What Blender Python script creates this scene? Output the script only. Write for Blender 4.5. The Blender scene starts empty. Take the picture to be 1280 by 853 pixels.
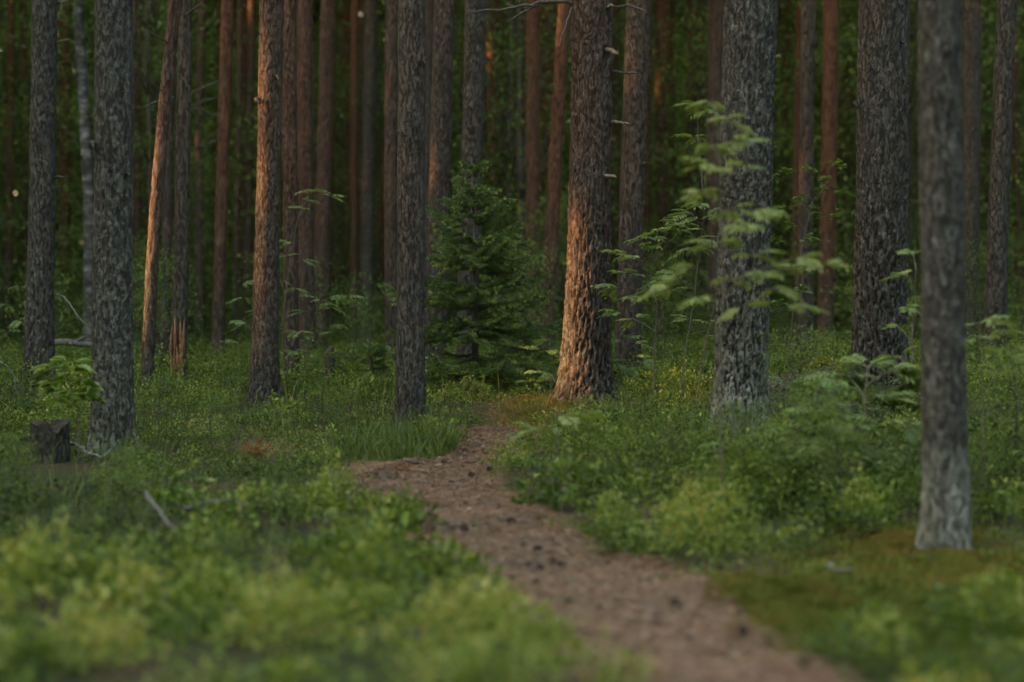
import bpy, math, random
import numpy as np
from mathutils import Vector

rng = np.random.default_rng(11)
S = bpy.context.scene
COL = S.collection
F = 3022.0            # focal length in photo pixels (85 mm on 36 mm, photo 1280 wide)
CAMZ = 1.10
PITCH = math.atan(31.5 / F)
SUN_EL = math.radians(11.0)
# direction towards the sun: low, from the left, a touch towards the viewer
SUN_DIR = np.array([-math.cos(SUN_EL) * 0.985, -math.cos(SUN_EL) * 0.06, math.sin(SUN_EL)])
SUN_DIR /= np.linalg.norm(SUN_DIR)

# ------------------------------------------------------------------ helpers
def P(x, y, d):
    """photo pixel + depth (metres along Y) -> world point"""
    cx, cy = (x - 640) / F, (426.5 - y) / F
    fy, fz = math.cos(PITCH), -math.sin(PITCH)
    uy, uz = math.sin(PITCH), math.cos(PITCH)
    v = np.array([cx, fy + cy * uy, fz + cy * uz])
    v *= d / v[1]
    return np.array([v[0], v[1], v[2] + CAMZ])

def unit(v):
    v = np.asarray(v, float)
    return v / (np.linalg.norm(v, axis=-1, keepdims=True) + 1e-12)

def tag(o, label=None, cat=None, group=None, kind=None):
    if label: o['label'] = label
    if cat: o['category'] = cat
    if group: o['group'] = group
    if kind: o['kind'] = kind
    return o

def empty(name, loc):
    o = bpy.data.objects.new(name, None)
    o.empty_display_size = 0.1
    o.location = loc
    COL.objects.link(o)
    return o

def make_mesh(name, V, faces, attrs=None, smooth=False, mats=(), matidx=None):
    """faces: list of integer arrays (n x 4 or n x 3)"""
    V = np.ascontiguousarray(V, dtype=np.float32)
    me = bpy.data.meshes.new(name)
    faces = [f for f in (faces if isinstance(faces, list) else [faces]) if len(f)]
    nl = sum(f.size for f in faces)
    nf = sum(len(f) for f in faces)
    me.vertices.add(len(V)); me.loops.add(nl); me.polygons.add(nf)
    me.vertices.foreach_set('co', V.ravel())
    me.loops.foreach_set('vertex_index', np.concatenate([f.ravel() for f in faces]).astype(np.int32))
    sizes = np.concatenate([np.full(len(f), f.shape[1]) for f in faces])
    starts = np.concatenate([[0], np.cumsum(sizes)[:-1]]).astype(np.int32)
    me.polygons.foreach_set('loop_start', starts)
    if matidx is not None:
        me.polygons.foreach_set('material_index', np.asarray(matidx, dtype=np.int32))
    me.polygons.foreach_set('use_smooth', np.full(nf, smooth, dtype=bool))
    for an, a in (attrs or {}).items():
        a = np.asarray(a, dtype=np.float32)
        dom = 'POINT' if len(a) == len(V) else 'FACE'
        at = me.attributes.new(an, 'FLOAT', dom)
        at.data.foreach_set('value', a)
    for m in mats: me.materials.append(m)
    me.update(calc_edges=True)
    me.validate()
    return me

def add_obj(name, me, parent=None, loc=None):
    o = bpy.data.objects.new(name, me)
    COL.objects.link(o)
    if parent is not None: o.parent = parent
    if loc is not None: o.location = loc
    return o

class Geo:
    """collects tubes and quads"""
    def __init__(self): self.V = []; self.F = []; self.T = []; self.n = 0
    def add(self, V, Fq, tint=None):
        V = np.asarray(V, float); Fq = np.asarray(Fq, int)
        self.V.append(V); self.F.append(Fq + self.n); self.n += len(V)
        self.T.append(np.full(len(V), 0.5) if tint is None else np.broadcast_to(tint, (len(V),)))
    def tube(self, pts, rad, seg=8, tint=None, cap=True):
        pts = np.asarray(pts, float); n = len(pts)
        rad = np.broadcast_to(np.asarray(rad, float), (n,))
        t = unit(np.gradient(pts, axis=0))
        ref = np.array([0.31, 0.2, 0.93]) if abs(t[0] @ np.array([0.31, 0.2, 0.93])) < 0.9 else np.array([1.0, 0, 0])
        a = unit(np.cross(t, ref)); b = np.cross(t, a)
        th = np.linspace(0, 2 * np.pi, seg, endpoint=False)
        V = pts[:, None] + rad[:, None, None] * (a[:, None] * np.cos(th)[None, :, None] + b[:, None] * np.sin(th)[None, :, None])
        i = np.arange(n - 1)[:, None] * seg; j = np.arange(seg)[None]
        Fq = np.stack([i + j, i + (j + 1) % seg, i + seg + (j + 1) % seg, i + seg + j], -1).reshape(-1, 4)
        V = V.reshape(-1, 3)
        if cap:
            V = np.vstack([V, pts[0], pts[-1]]); c0, c1 = n * seg, n * seg + 1
            j = np.arange(seg)
            Fq = np.vstack([Fq, np.stack([np.full(seg, c0), (j + 1) % seg, j, np.full(seg, c0)], -1)[:, :4],
                            np.stack([np.full(seg, c1), (n - 1) * seg + j, (n - 1) * seg + (j + 1) % seg, np.full(seg, c1)], -1)])
            # triangles stored as degenerate quads are removed by validate(); split them instead
            tri0 = Fq[-2 * seg:, :3]
            Fq = Fq[:-2 * seg]
            self.V.append(V); self.F.append(Fq + self.n); self.F.append(tri0 + self.n); self.n += len(V)
            self.T.append(np.full(len(V), 0.5) if tint is None else np.broadcast_to(tint, (len(V),)))
            return
        self.add(V, Fq, tint)
    def mesh(self, name, mat, smooth=True):
        quads = [f for f in self.F if f.shape[1] == 4]; tris = [f for f in self.F if f.shape[1] == 3]
        fs = ([np.vstack(quads)] if quads else []) + ([np.vstack(tris)] if tris else [])
        return make_mesh(name, np.vstack(self.V), fs, {'tint': np.concatenate(self.T)}, smooth, [mat])

def noise2(x, y, seed=0, oct=3, scale=1.0):
    r = np.random.default_rng(1000 + seed); v = 0; amp = 1.0; tot = 0; f = 1.0 / scale
    for _ in range(oct):
        for _k in range(4):
            a = r.uniform(0, 2 * np.pi); ph = r.uniform(0, 6.28); w = r.uniform(0.7, 1.4)
            v = v + amp * np.sin((x * np.cos(a) + y * np.sin(a)) * f * 6.28 * w + ph + 1.5 * np.sin((x * np.sin(a) - y * np.cos(a)) * f * 4 + ph * 2))
        tot += amp * 2.0; amp *= 0.55; f *= 2.1
    return v / tot

def leaves(pos, axis, nrm, L, W, fold=0.25, full=True):
    """leaf blades: base at pos, growing along axis, face normal nrm -> V, F. full: two halves folded on the midrib"""
    n = len(pos)
    axis = unit(axis); side = unit(np.cross(nrm, axis)); nrm = np.cross(axis, side)
    L = np.broadcast_to(np.asarray(L, float), (n,))[:, None]; W = np.broadcast_to(np.asarray(W, float), (n,))[:, None]
    tip = pos + axis * L - nrm * L * 0.12
    if full:
        a1 = pos + axis * L * 0.30 + side * W * 0.46 + nrm * W * fold
        a2 = pos + axis * L * 0.68 + side * W * 0.40 + nrm * W * fold * 0.7
        b1 = pos + axis * L * 0.30 - side * W * 0.46 + nrm * W * fold
        b2 = pos + axis * L * 0.68 - side * W * 0.40 + nrm * W * fold * 0.7
        V = np.stack([pos, a1, a2, tip, b2, b1], 1).reshape(-1, 3)
        k = np.arange(n)[:, None] * 6
        Fq = np.vstack([k + np.array([[0, 3, 2, 1]]), k + np.array([[0, 5, 4, 3]])])
        return V, Fq, 6
    m = pos + axis * L * 0.45
    V = np.stack([pos, m + side * W * 0.5 + nrm * W * fold, tip, m - side * W * 0.5 + nrm * W * fold], 1).reshape(-1, 3)
    k = np.arange(n)[:, None] * 4
    return V, k + np.array([[0, 1, 2, 3]]), 4

def rand_dirs(n, up=0.0, r=None):
    r = rng if r is None else r
    v = r.normal(size=(n, 3)); v = unit(v); v[:, 2] += up
    return unit(v)

# ------------------------------------------------------------------ materials
def new_mat(name):
    m = bpy.data.materials.new(name); m.use_nodes = True
    nt = m.node_tree; nt.nodes.clear()
    return m, nt
def N(nt, t, **kw):
    n = nt.nodes.new(t)
    for k, v in kw.items():
        if k in n.inputs: n.inputs[k].default_value = v
        else: setattr(n, k, v)
    return n
def ramp(nt, stops):
    n = nt.nodes.new('ShaderNodeValToRGB'); cr = n.color_ramp
    while len(cr.elements) > 1: cr.elements.remove(cr.elements[-1])
    for i, (p, c) in enumerate(stops):
        e = cr.elements[0] if i == 0 else cr.elements.new(p)
        e.position = p; e.color = (*c, 1)
    return n
def mixc(nt, fac, a, b, mode='MIX'):
    n = nt.nodes.new('ShaderNodeMix'); n.data_type = 'RGBA'; n.blend_type = mode
    for s, v in (('Factor_Float', fac), ('A_Color', a), ('B_Color', b)):
        sock = next(i for i in n.inputs if i.identifier == s)
        if hasattr(v, 'is_output'): nt.links.new(v, sock)
        elif s == 'Factor_Float': sock.default_value = v
        else: sock.default_value = (*v, 1)
    return next(o for o in n.outputs if o.identifier == 'Result_Color')
def mathn(nt, op, a, b=0.0, clamp=False):
    n = nt.nodes.new('ShaderNodeMath'); n.operation = op; n.use_clamp = clamp
    for i, v in enumerate((a, b)):
        if hasattr(v, 'is_output'): nt.links.new(v, n.inputs[i])
        else: n.inputs[i].default_value = v
    return n.outputs[0]
def maprange(nt, v, a, b, c=0.0, d=1.0):
    n = nt.nodes.new('ShaderNodeMapRange'); n.interpolation_type = 'SMOOTHSTEP'
    nt.links.new(v, n.inputs[0])
    for i, x in enumerate((a, b, c, d)): n.inputs[i + 1].default_value = x
    return n.outputs[0]
def attr(nt, name):
    n = nt.nodes.new('ShaderNodeAttribute'); n.attribute_name = name
    return n.outputs['Fac']

def leaf_mat(name, stops, transl=0.35, rough=0.5, spec=0.3, vary=0.25):
    m, nt = new_mat(name); L = nt.links
    r = ramp(nt, stops); L.new(attr(nt, 'tint'), r.inputs[0])
    oi = N(nt, 'ShaderNodeObjectInfo')
    hsv = N(nt, 'ShaderNodeHueSaturation')
    L.new(r.outputs[0], hsv.inputs['Color'])
    L.new(maprange(nt, oi.outputs['Random'], 0, 1, 1 - vary, 1 + vary), hsv.inputs['Value'])
    b = N(nt, 'ShaderNodeBsdfPrincipled', **{'Roughness': rough, 'Specular IOR Level': spec})
    L.new(hsv.outputs[0], b.inputs['Base Color'])
    t = N(nt, 'ShaderNodeBsdfTranslucent')
    tc = mixc(nt, 1.0, hsv.outputs[0], (1.25, 1.2, 0.6), 'MULTIPLY'); L.new(tc, t.inputs['Color'])
    mx = N(nt, 'ShaderNodeMixShader'); mx.inputs[0].default_value = transl
    L.new(b.outputs[0], mx.inputs[1]); L.new(t.outputs[0], mx.inputs[2])
    o = N(nt, 'ShaderNodeOutputMaterial'); L.new(mx.outputs[0], o.inputs[0])
    return m

GREEN = [(0.0, (.014, .028, .007)), (0.35, (.046, .086, .014)), (0.65, (.120, .180, .027)), (0.85, (.195, .245, .042)), (0.95, (.30, .27, .08)), (1.0, (.45, .40, .18))]
M = {}
M['cover'] = leaf_mat('bilberry_leaf', GREEN, 0.32, 0.5, 0.25, 0.0)
M['grass'] = leaf_mat('grass_blade', [(0, (.035, .065, .012)), (.6, (.080, .122, .024)), (.9, (.20, .20, .06)), (1, (.32, .25, .12))], 0.3, 0.5, 0.25, 0.0)
M['moss'] = leaf_mat('moss_shoot', [(0, (.045, .065, .012)), (.45, (.095, .110, .02)), (.75, (.13, .105, .025)), (1, (.17, .095, .035))], 0.15, 0.8, 0.1, 0.0)
M['rowan'] = leaf_mat('rowan_leaf', [(0, (.065, .12, .045)), (.5, (.115, .19, .060)), (.85, (.17, .24, .070)), (1, (.235, .295, .090))], 0.38, 0.5, 0.3, 0.1)
M['oak'] = leaf_mat('oak_leaf', [(0, (.05, .09, .02)), (.6, (.10, .17, .035)), (1, (.17, .22, .05))], 0.38, 0.45, 0.3, 0.1)
M['brush'] = leaf_mat('understory_leaf', [(0, (.018, .038, .012)), (.5, (.070, .122, .028)), (.85, (.155, .215, .048)), (1, (.23, .27, .06))], 0.38, 0.5, 0.2, 0.42)
M['wood'] = leaf_mat('far_leaf', [(0, (.018, .036, .012)), (.5, (.056, .098, .024)), (1, (.13, .185, .042))], 0.3, 0.6, 0.15, 0.0)
M['needle'] = leaf_mat('spruce_needle', [(0, (.018, .044, .012)), (.6, (.075, .138, .026)), (1, (.23, .31, .060))], 0.15, 0.45, 0.3, 0.0)
M['pneedle'] = leaf_mat('pine_needle', [(0, (.02, .04, .018)), (1, (.05, .085, .035))], 0.15, 0.5, 0.2, 0.1)
M['rust'] = leaf_mat('dead_needle', [(0, (.10, .045, .018)), (.6, (.24, .10, .04)), (1, (.32, .17, .07))], 0.25, 0.7, 0.1, 0.0)
M['litter'] = leaf_mat('fallen_needle', [(0, (.035, .022, .016)), (.35, (.13, .075, .048)), (.65, (.20, .115, .070)), (.85, (.27, .19, .12)), (.95, (.22, .235, .22)), (1, (.36, .31, .22))], 0.05, 0.8, 0.15, 0.0)

def bark_mat():
    m, nt = new_mat('pine_bark'); L = nt.links
    tc = N(nt, 'ShaderNodeTexCoord')
    mp = N(nt, 'ShaderNodeMapping'); mp.inputs['Scale'].default_value = (1, 1, .36)
    L.new(tc.outputs['Object'], mp.inputs[0])
    oi = N(nt, 'ShaderNodeObjectInfo')
    off = N(nt, 'ShaderNodeCombineXYZ')
    L.new(mathn(nt, 'MULTIPLY', oi.outputs['Random'], 37.0), off.inputs[2])
    L.new(off.outputs[0], mp.inputs['Location'])
    fine = N(nt, 'ShaderNodeTexNoise', **{'Scale': 42.0, 'Detail': 7.0, 'Roughness': .65}); L.new(mp.outputs[0], fine.inputs[0])
    mid = N(nt, 'ShaderNodeTexNoise', **{'Scale': 9.0, 'Detail': 4.0, 'Roughness': .6}); L.new(mp.outputs[0], mid.inputs[0])
    vor = N(nt, 'ShaderNodeTexNoise', **{'Scale': 52.0, 'Detail': 5.0, 'Roughness': .7, 'Distortion': .3}); 
    wv = N(nt, 'ShaderNodeVectorMath', operation='MULTIPLY_ADD'); L.new(fine.outputs['Color'], wv.inputs[0]); wv.inputs[1].default_value = (.05, .05, .05); L.new(mp.outputs[0], wv.inputs[2])
    L.new(wv.outputs[0], vor.inputs[0])
    crack = maprange(nt, vor.outputs['Fac'], .36, .52)
    furrow = attr(nt, 'furrow'); cell = attr(nt, 'cell'); red = attr(nt, 'red'); lich = attr(nt, 'lich')
    grey = ramp(nt, [(0.25, (.026, .025, .020)), (.5, (.052, .050, .042)), (.8, (.100, .097, .084))])
    gv = mathn(nt, 'ADD', mathn(nt, 'MULTIPLY', fine.outputs['Fac'], .75), mathn(nt, 'MULTIPLY', cell, .28))
    L.new(gv, grey.inputs[0])
    orange = ramp(nt, [(.25, (.055, .022, .012)), (.5, (.120, .051, .026)), (.8, (.195, .092, .049))]); L.new(gv, orange.inputs[0])
    rf = mathn(nt, 'ADD', red, mathn(nt, 'MULTIPLY', mathn(nt, 'SUBTRACT', mid.outputs['Fac'], .56), .7), True)
    c = mixc(nt, rf, grey.outputs[0], orange.outputs[0])
    # lichen patches
    ln = N(nt, 'ShaderNodeTexNoise', **{'Scale': 24.0, 'Detail': 6.0, 'Roughness': .7}); L.new(tc.outputs['Object'], ln.inputs[0])
    lf = mathn(nt, 'MULTIPLY', maprange(nt, mathn(nt, 'ADD', ln.outputs['Fac'], mathn(nt, 'MULTIPLY', lich, .13)), .64, .76), .6)
    lcol = mixc(nt, mid.outputs['Fac'], (.110, .116, .088), (.185, .19, .15))
    c = mixc(nt, lf, c, lcol)
    c = mixc(nt, mathn(nt, 'MULTIPLY', maprange(nt, lich, 1.55, 2.2, 0, .75), maprange(nt, mid.outputs['Fac'], .3, .55)), c, (.235, .255, .205))
    fur = mathn(nt, 'MULTIPLY', maprange(nt, furrow, 0.0, .55, .0, 1), maprange(nt, crack, 0, 1, .5, 1))
    c = mixc(nt, fur, (.013, .011, .009), c)
    b = N(nt, 'ShaderNodeBsdfPrincipled', **{'Roughness': .9, 'Specular IOR Level': .12}); L.new(c, b.inputs['Base Color'])
    h = mathn(nt, 'ADD', mathn(nt, 'MULTIPLY', fine.outputs['Fac'], .5), mathn(nt, 'MULTIPLY', crack, .55))
    h = mathn(nt, 'ADD', h, mathn(nt, 'MULTIPLY', fur, .5))
    bp = N(nt, 'ShaderNodeBump', **{'Strength': 1.0, 'Distance': .015}); L.new(h, bp.inputs['Height']); L.new(bp.outputs[0], b.inputs['Normal'])
    o = N(nt, 'ShaderNodeOutputMaterial'); L.new(b.outputs[0], o.inputs[0])
    return m
M['bark'] = bark_mat()

def birch_mat():
    m, nt = new_mat('birch_bark'); L = nt.links
    tc = N(nt, 'ShaderNodeTexCoord'); mp = N(nt, 'ShaderNodeMapping'); mp.inputs['Scale'].default_value = (1, 1, 2.2)
    L.new(tc.outputs['Object'], mp.inputs[0])
    n = N(nt, 'ShaderNodeTexNoise', **{'Scale': 6.0, 'Detail': 6.0, 'Roughness': .65}); L.new(mp.outputs[0], n.inputs[0])
    r = ramp(nt, [(.40, (.025, .024, .022)), (.54, (.07, .068, .063)), (.68, (.19, .187, .175))]); L.new(n.outputs['Fac'], r.inputs[0])
    b = N(nt, 'ShaderNodeBsdfPrincipled', **{'Roughness': .75, 'Specular IOR Level': .2}); L.new(r.outputs[0], b.inputs['Base Color'])
    bp = N(nt, 'ShaderNodeBump', **{'Strength': .4, 'Distance': .01}); L.new(n.outputs['Fac'], bp.inputs['Height']); L.new(bp.outputs[0], b.inputs['Normal'])
    o = N(nt, 'ShaderNodeOutputMaterial'); L.new(b.outputs[0], o.inputs[0])
    return m
M['birch'] = birch_mat()

def twig_mat(name, a, b_, sc=40.0):
    m, nt = new_mat(name); L = nt.links
    tc = N(nt, 'ShaderNodeTexCoord')
    n = N(nt, 'ShaderNodeTexNoise', **{'Scale': sc, 'Detail': 5.0, 'Roughness': .65}); L.new(tc.outputs['Object'], n.inputs[0])
    r = ramp(nt, [(.3, a), (.7, b_)]); L.new(n.outputs['Fac'], r.inputs[0])
    b = N(nt, 'ShaderNodeBsdfPrincipled', **{'Roughness': .85, 'Specular IOR Level': .15}); L.new(r.outputs[0], b.inputs['Base Color'])
    bp = N(nt, 'ShaderNodeBump', **{'Strength': .5, 'Distance': .004}); L.new(n.outputs['Fac'], bp.inputs['Height']); L.new(bp.outputs[0], b.inputs['Normal'])
    o = N(nt, 'ShaderNodeOutputMaterial'); L.new(b.outputs[0], o.inputs[0])
    return m
M['twig'] = twig_mat('dark_twig', (.03, .024, .02), (.10, .085, .07))
M['greytwig'] = twig_mat('grey_deadwood', (.05, .047, .042), (.14, .135, .122))
M['stemg'] = twig_mat('sapling_stem', (.05, .045, .03), (.13, .12, .08))
M['brokenwood'] = twig_mat('broken_wood', (.07, .054, .038), (.17, .135, .09), 25)
M['tornwood'] = twig_mat('torn_wood', (.09, .042, .02), (.24, .125, .06), 18)
M['knot'] = twig_mat('dead_knot', (.010, .008, .007), (.040, .033, .028))
M['cone'] = twig_mat('cone_scale', (.012, .009, .008), (.05, .035, .027), 60)
M['stumpwood'] = twig_mat('weathered_wood', (.018, .015, .012), (.06, .052, .042), 14)

def ground_mat():
    m, nt = new_mat('forest_soil'); L = nt.links
    tc = N(nt, 'ShaderNodeTexCoord')
    n1 = N(nt, 'ShaderNodeTexNoise', **{'Scale': 1.1, 'Detail': 6.0, 'Roughness': .6}); L.new(tc.outputs['Object'], n1.inputs[0])
    n2 = N(nt, 'ShaderNodeTexNoise', **{'Scale': 22.0, 'Detail': 7.0, 'Roughness': .7}); L.new(tc.outputs['Object'], n2.inputs[0])
    moss = ramp(nt, [(.3, (.012, .018, .006)), (.7, (.036, .048, .014))]); L.new(n2.outputs['Fac'], moss.inputs[0])
    soil = ramp(nt, [(.3, (.018, .013, .009)), (.7, (.070, .045, .028))]); L.new(n2.outputs['Fac'], soil.inputs[0])
    c = mixc(nt, maprange(nt, n1.outputs['Fac'], .45, .62), moss.outputs[0], soil.outputs[0])
    bare = attr(nt, 'bare')
    soil2 = ramp(nt, [(.3, (.09, .05, .03)), (.7, (.26, .145, .085))]); L.new(n2.outputs['Fac'], soil2.inputs[0])
    c = mixc(nt, bare, c, soil2.outputs[0])
    b = N(nt, 'ShaderNodeBsdfPrincipled', **{'Roughness': .95, 'Specular IOR Level': .1}); L.new(c, b.inputs['Base Color'])
    bp = N(nt, 'ShaderNodeBump', **{'Strength': .8, 'Distance': .03}); L.new(n2.outputs['Fac'], bp.inputs['Height']); L.new(bp.outputs[0], b.inputs['Normal'])
    o = N(nt, 'ShaderNodeOutputMaterial'); L.new(b.outputs[0], o.inputs[0])
    return m
M['ground'] = ground_mat()
def path_mat():
    m, nt = new_mat('trodden_path'); L = nt.links
    tc = N(nt, 'ShaderNodeTexCoord')
    n1 = N(nt, 'ShaderNodeTexNoise', **{'Scale': 4.0, 'Detail': 6.0, 'Roughness': .65}); L.new(tc.outputs['Object'], n1.inputs[0])
    n2 = N(nt, 'ShaderNodeTexNoise', **{'Scale': 34.0, 'Detail': 8.0, 'Roughness': .8}); L.new(tc.outputs['Object'], n2.inputs[0])
    a = ramp(nt, [(.34, (.045, .032, .020)), (.5, (.165, .116, .072)), (.68, (.34, .25, .16))]); L.new(n2.outputs['Fac'], a.inputs[0])
    g = ramp(nt, [(.34, (.036, .030, .022)), (.5, (.135, .112, .084)), (.68, (.28, .245, .19))]); L.new(n2.outputs['Fac'], g.inputs[0])
    c = mixc(nt, maprange(nt, n1.outputs['Fac'], .40, .62), a.outputs[0], g.outputs[0])
    b = N(nt, 'ShaderNodeBsdfPrincipled', **{'Roughness': .95, 'Specular IOR Level': .1}); L.new(c, b.inputs['Base Color'])
    h = mathn(nt, 'ADD', mathn(nt, 'MULTIPLY', n1.outputs['Fac'], .8), mathn(nt, 'MULTIPLY', n2.outputs['Fac'], .5))
    bp = N(nt, 'ShaderNodeBump', **{'Strength': .9, 'Distance': .03}); L.new(h, bp.inputs['Height']); L.new(bp.outputs[0], b.inputs['Normal'])
    o = N(nt, 'ShaderNodeOutputMaterial'); L.new(b.outputs[0], o.inputs[0])
    return m
M['path'] = path_mat()

# ------------------------------------------------------------------ trees table
# xb, yb (foot), xt (at photo top), wb, wt (widths), depth, redness, lichen, label
PINES = [
 (48, 478, 56, 42, 32, 21.0, .05, .8, 'broad grey rough-barked pine standing behind the leafy oak sapling'),
 (30, 440, 30, 11, 10, 46.0, .75, .0, 'very slim reddish pine peeping out beside the broad pine behind the oak sapling'),
 (80, 430, 81, 16, 15, 42.0, .80, .0, 'red-brown pine between the broad grey pine and the mottled pale birch'),
 (141, 562, 140, 55, 47, 16.0, .0, 1.2, 'thick dark pine with pale lichen flakes standing right beside the cut stump'),
 (171, 440, 170, 14, 14, 40.0, .75, .0, 'red pine half hidden by the thick lichen-flaked pine beside the stump'),
 (181, 513, 221, 14, 15, 19.0, .45, .5, 'thin crooked pine leaning over, its edge glowing orange in the sun'),
 (223, 492, 231, 21, 17, 21.5, .25, .3, 'slim pine with bark torn off to orange wood at its foot'),
 (206, 463, 215, 14, 12, 27.0, .20, .0, 'thin dark pine squeezed between the crooked leaning pine and the torn-bark pine'),
 (248, 425, 253, 14, 11, 36.0, .35, .0, 'thin dark pine standing alone behind the torn-bark pine with dry side twigs'),
 (273, 465, 284, 19, 15, 27.0, .80, .1, 'smooth rusty-red pine with long bare side twigs, leaning slightly'),
 (267, 430, 274, 11, 9, 44.0, .80, .0, 'thinner red trunk pressed close behind the rusty-red pine with bare side twigs'),
 (331, 503, 338, 41, 30, 19.5, .40, .6, 'stout pine whose one flank glows orange in the evening sun from top to middle'),
 (364, 487, 362, 19, 18, 22.5, .60, .2, 'slim brown pine standing close behind the sunlit stout pine'),
 (385, 462, 381, 20, 20, 27.0, .55, .2, 'scaly brown pine rising behind the rowan sapling with bright tip leaves'),
 (401, 452, 409, 15, 18, 30.0, .55, .0, 'brown pine crossed near its top by a bent red trunk'),
 (424, 430, 430, 10, 8, 48.0, .85, .0, 'bent thin red trunk slanting across the brown pine'),
 (459, 415, 463, 19, 16, 36.0, .10, 1., 'blue-grey lichen-covered trunk with a narrow sunlit strip, set far back in a gap'),
 (475, 420, 487, 12, 10, 42.0, .70, .0, 'thin reddish trunk leaning against the line of the blue-grey lichen trunk'),
 (491, 462, 490, 14, 17, 26.0, .35, .2, 'dull brown pine half hidden by the sharp pine at the path edge'),
 (515, 541, 513, 42, 33, 17.5, .22, .5, 'sharp scaly grey-brown pine rooted in long grass at the edge of the path'),
 (533, 440, 536, 15, 14, 33.0, .15, .0, 'dark trunk in shade just behind the pine rooted at the path edge'),
 (545, 472, 555, 27, 25, 24.0, .25, .4, 'tan flaky pine leaning slightly beside the young spruce top'),
 (584, 476, 594, 25, 27, 23.0, .15, .7, 'dark mottled pine rising straight out of the young spruce'),
 (617, 435, 616, 17, 16, 40.0, .85, .0, 'smooth orange-red pine seen just beyond the young spruce top'),
 (643, 430, 642, 10, 10, 52.0, .25, .7, 'very thin pale grey trunk in the gap beyond the spruce'),
 (664, 443, 668, 19, 17, 33.0, .75, .0, 'straight red-brown pine behind the spruce, first of the close red group'),
 (681, 432, 685, 16, 15, 42.0, .85, .0, 'dark red trunk in the middle of the close red group'),
 (679, 457, 707, 22, 17, 28.0, .80, .1, 'red pine leaning towards the big pine, last of the close red group'),
 (731, 505, 741, 72, 51, 19.0, .36, .5, 'biggest pine, deeply furrowed bark glowing orange low down, broken branch stubs above'),
 (766, 430, 771, 11, 12, 44.0, .55, .0, 'thin dim trunk in the narrow gap beside the biggest pine'),
 (786, 482, 796, 31, 30, 22.5, .30, .3, 'brown pine standing next to the biggest pine, with rowan leaves before its foot'),
 (826, 425, 827, 14, 13, 40.0, .65, .0, 'dull red trunk beyond the rowans, first of a close pair'),
 (838, 415, 839, 12, 12, 50.0, .75, .0, 'thinner red trunk beyond the rowans, second of a close pair'),
 (857, 420, 864, 14, 11, 44.0, .70, .0, 'slim red-brown trunk in the dark gap behind the layered rowan leaves'),
 (892, 430, 896, 18, 18, 34.0, .35, .0, 'dark brown trunk almost hidden behind the tall lichen-grey pine'),
 (922, 537, 940, 72, 63, 16.5, .02, 1.5, 'tall lichen-grey pine half veiled by blurred layers of rowan leaves'),
 (979, 420, 983, 10, 11, 50.0, .75, .0, 'thin reddish trunk just beyond the edge of the tall lichen-grey pine'),
 (1006, 456, 1010, 26, 18, 26.0, .25, .2, 'straight grey-brown pine crossed by thin twigs of dark leaves'),
 (1031, 433, 1039, 21, 20, 32.0, .85, .0, 'bright red-brown pine beside the grey-brown pine crossed by leafy twigs'),
 (1099, 452, 1104, 71, 61, 18.5, .08, .8, 'massive dark pine with deeply cracked bark standing behind the twig heap'),
 (1148, 420, 1148, 12, 10, 46.0, .60, .0, 'reddish trunk mostly hidden by the blurred pale pine'),
 (1184, 692, 1176, 65, 52, 11.2, .0, 1.2, 'out-of-focus smooth grey pine close to the camera, pale lichen at its foot'),
 (1213, 430, 1215, 24, 23, 30.0, .20, .2, 'dark even trunk standing just beyond the blurred grey pine'),
 (1244, 449, 1257, 34, 25, 22.0, .12, .3, 'dark straight pine at the edge of the wood beyond the blurred grey pine'),
 (1232, 415, 1233, 11, 10, 48.0, .80, .0, 'thin red trunk between the two dark pines beyond the blurred grey pine'),
]
FARL = 'slender dim pine trunk far back among the leafy trees of the wood'
_r = np.random.default_rng(5)
for _x in (8, 128, 190, 300, 312, 405, 437, 508, 562, 628, 652, 697, 755, 806, 876, 966, 1052, 1062, 1192, 1274, 648, 412, 158, 295, 443, 600, 690, 868, 991, 1140, 446, 575):
    _w = _r.uniform(7, 11); _x += _r.uniform(-3, 3)
    PINES.append((_x, 420, _x + _r.uniform(-4, 12), _w * 1.12, _w, _r.uniform(36, 50), _r.choice([.2, .4, .75]), .0, FARL))
BIRCH = (112, 445, 98, 16, 10, 32.0)

# ------------------------------------------------------------------ terrain
_dd = np.array([-60, 0, 5, 7, 9, 11.2, 13, 15, 17, 19, 22, 27, 35, 60, 120, 400.])
_zz = np.array([-1.08, -1.08, -1.08, -1.08, -1.08, -1.08, -1.03, -.95, -.86, -.71, -.62, -.60, -.60, -.5, 0.5, 4.0])
def zbase(d): return np.interp(d, _dd, _zz) + CAMZ
CP = []
for t in PINES:
    if t[5] <= 28 and t[1] > 440:
        p = P(t[0], t[1], t[5]); CP.append((p[0], p[1], p[2] - zbase(p[1])))
for (x, y, d) in [(62, 580, 15.5), (640, 525, 18.3), (1210, 560, 15), (1000, 530, 17), (1250, 500, 18), (980, 640, 12.5)]:
    p = P(x, y, d); CP.append((p[0], p[1], p[2] - zbase(p[1])))
for (x, y, d, r_) in [(1184, 700, 11.2, -.07), (1150, 740, 10.3, -.07), (1215, 720, 10.8, -.07)]:
    p = P(x, y, d); CP.append((p[0], p[1], r_))
CP = np.array(CP)
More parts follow.
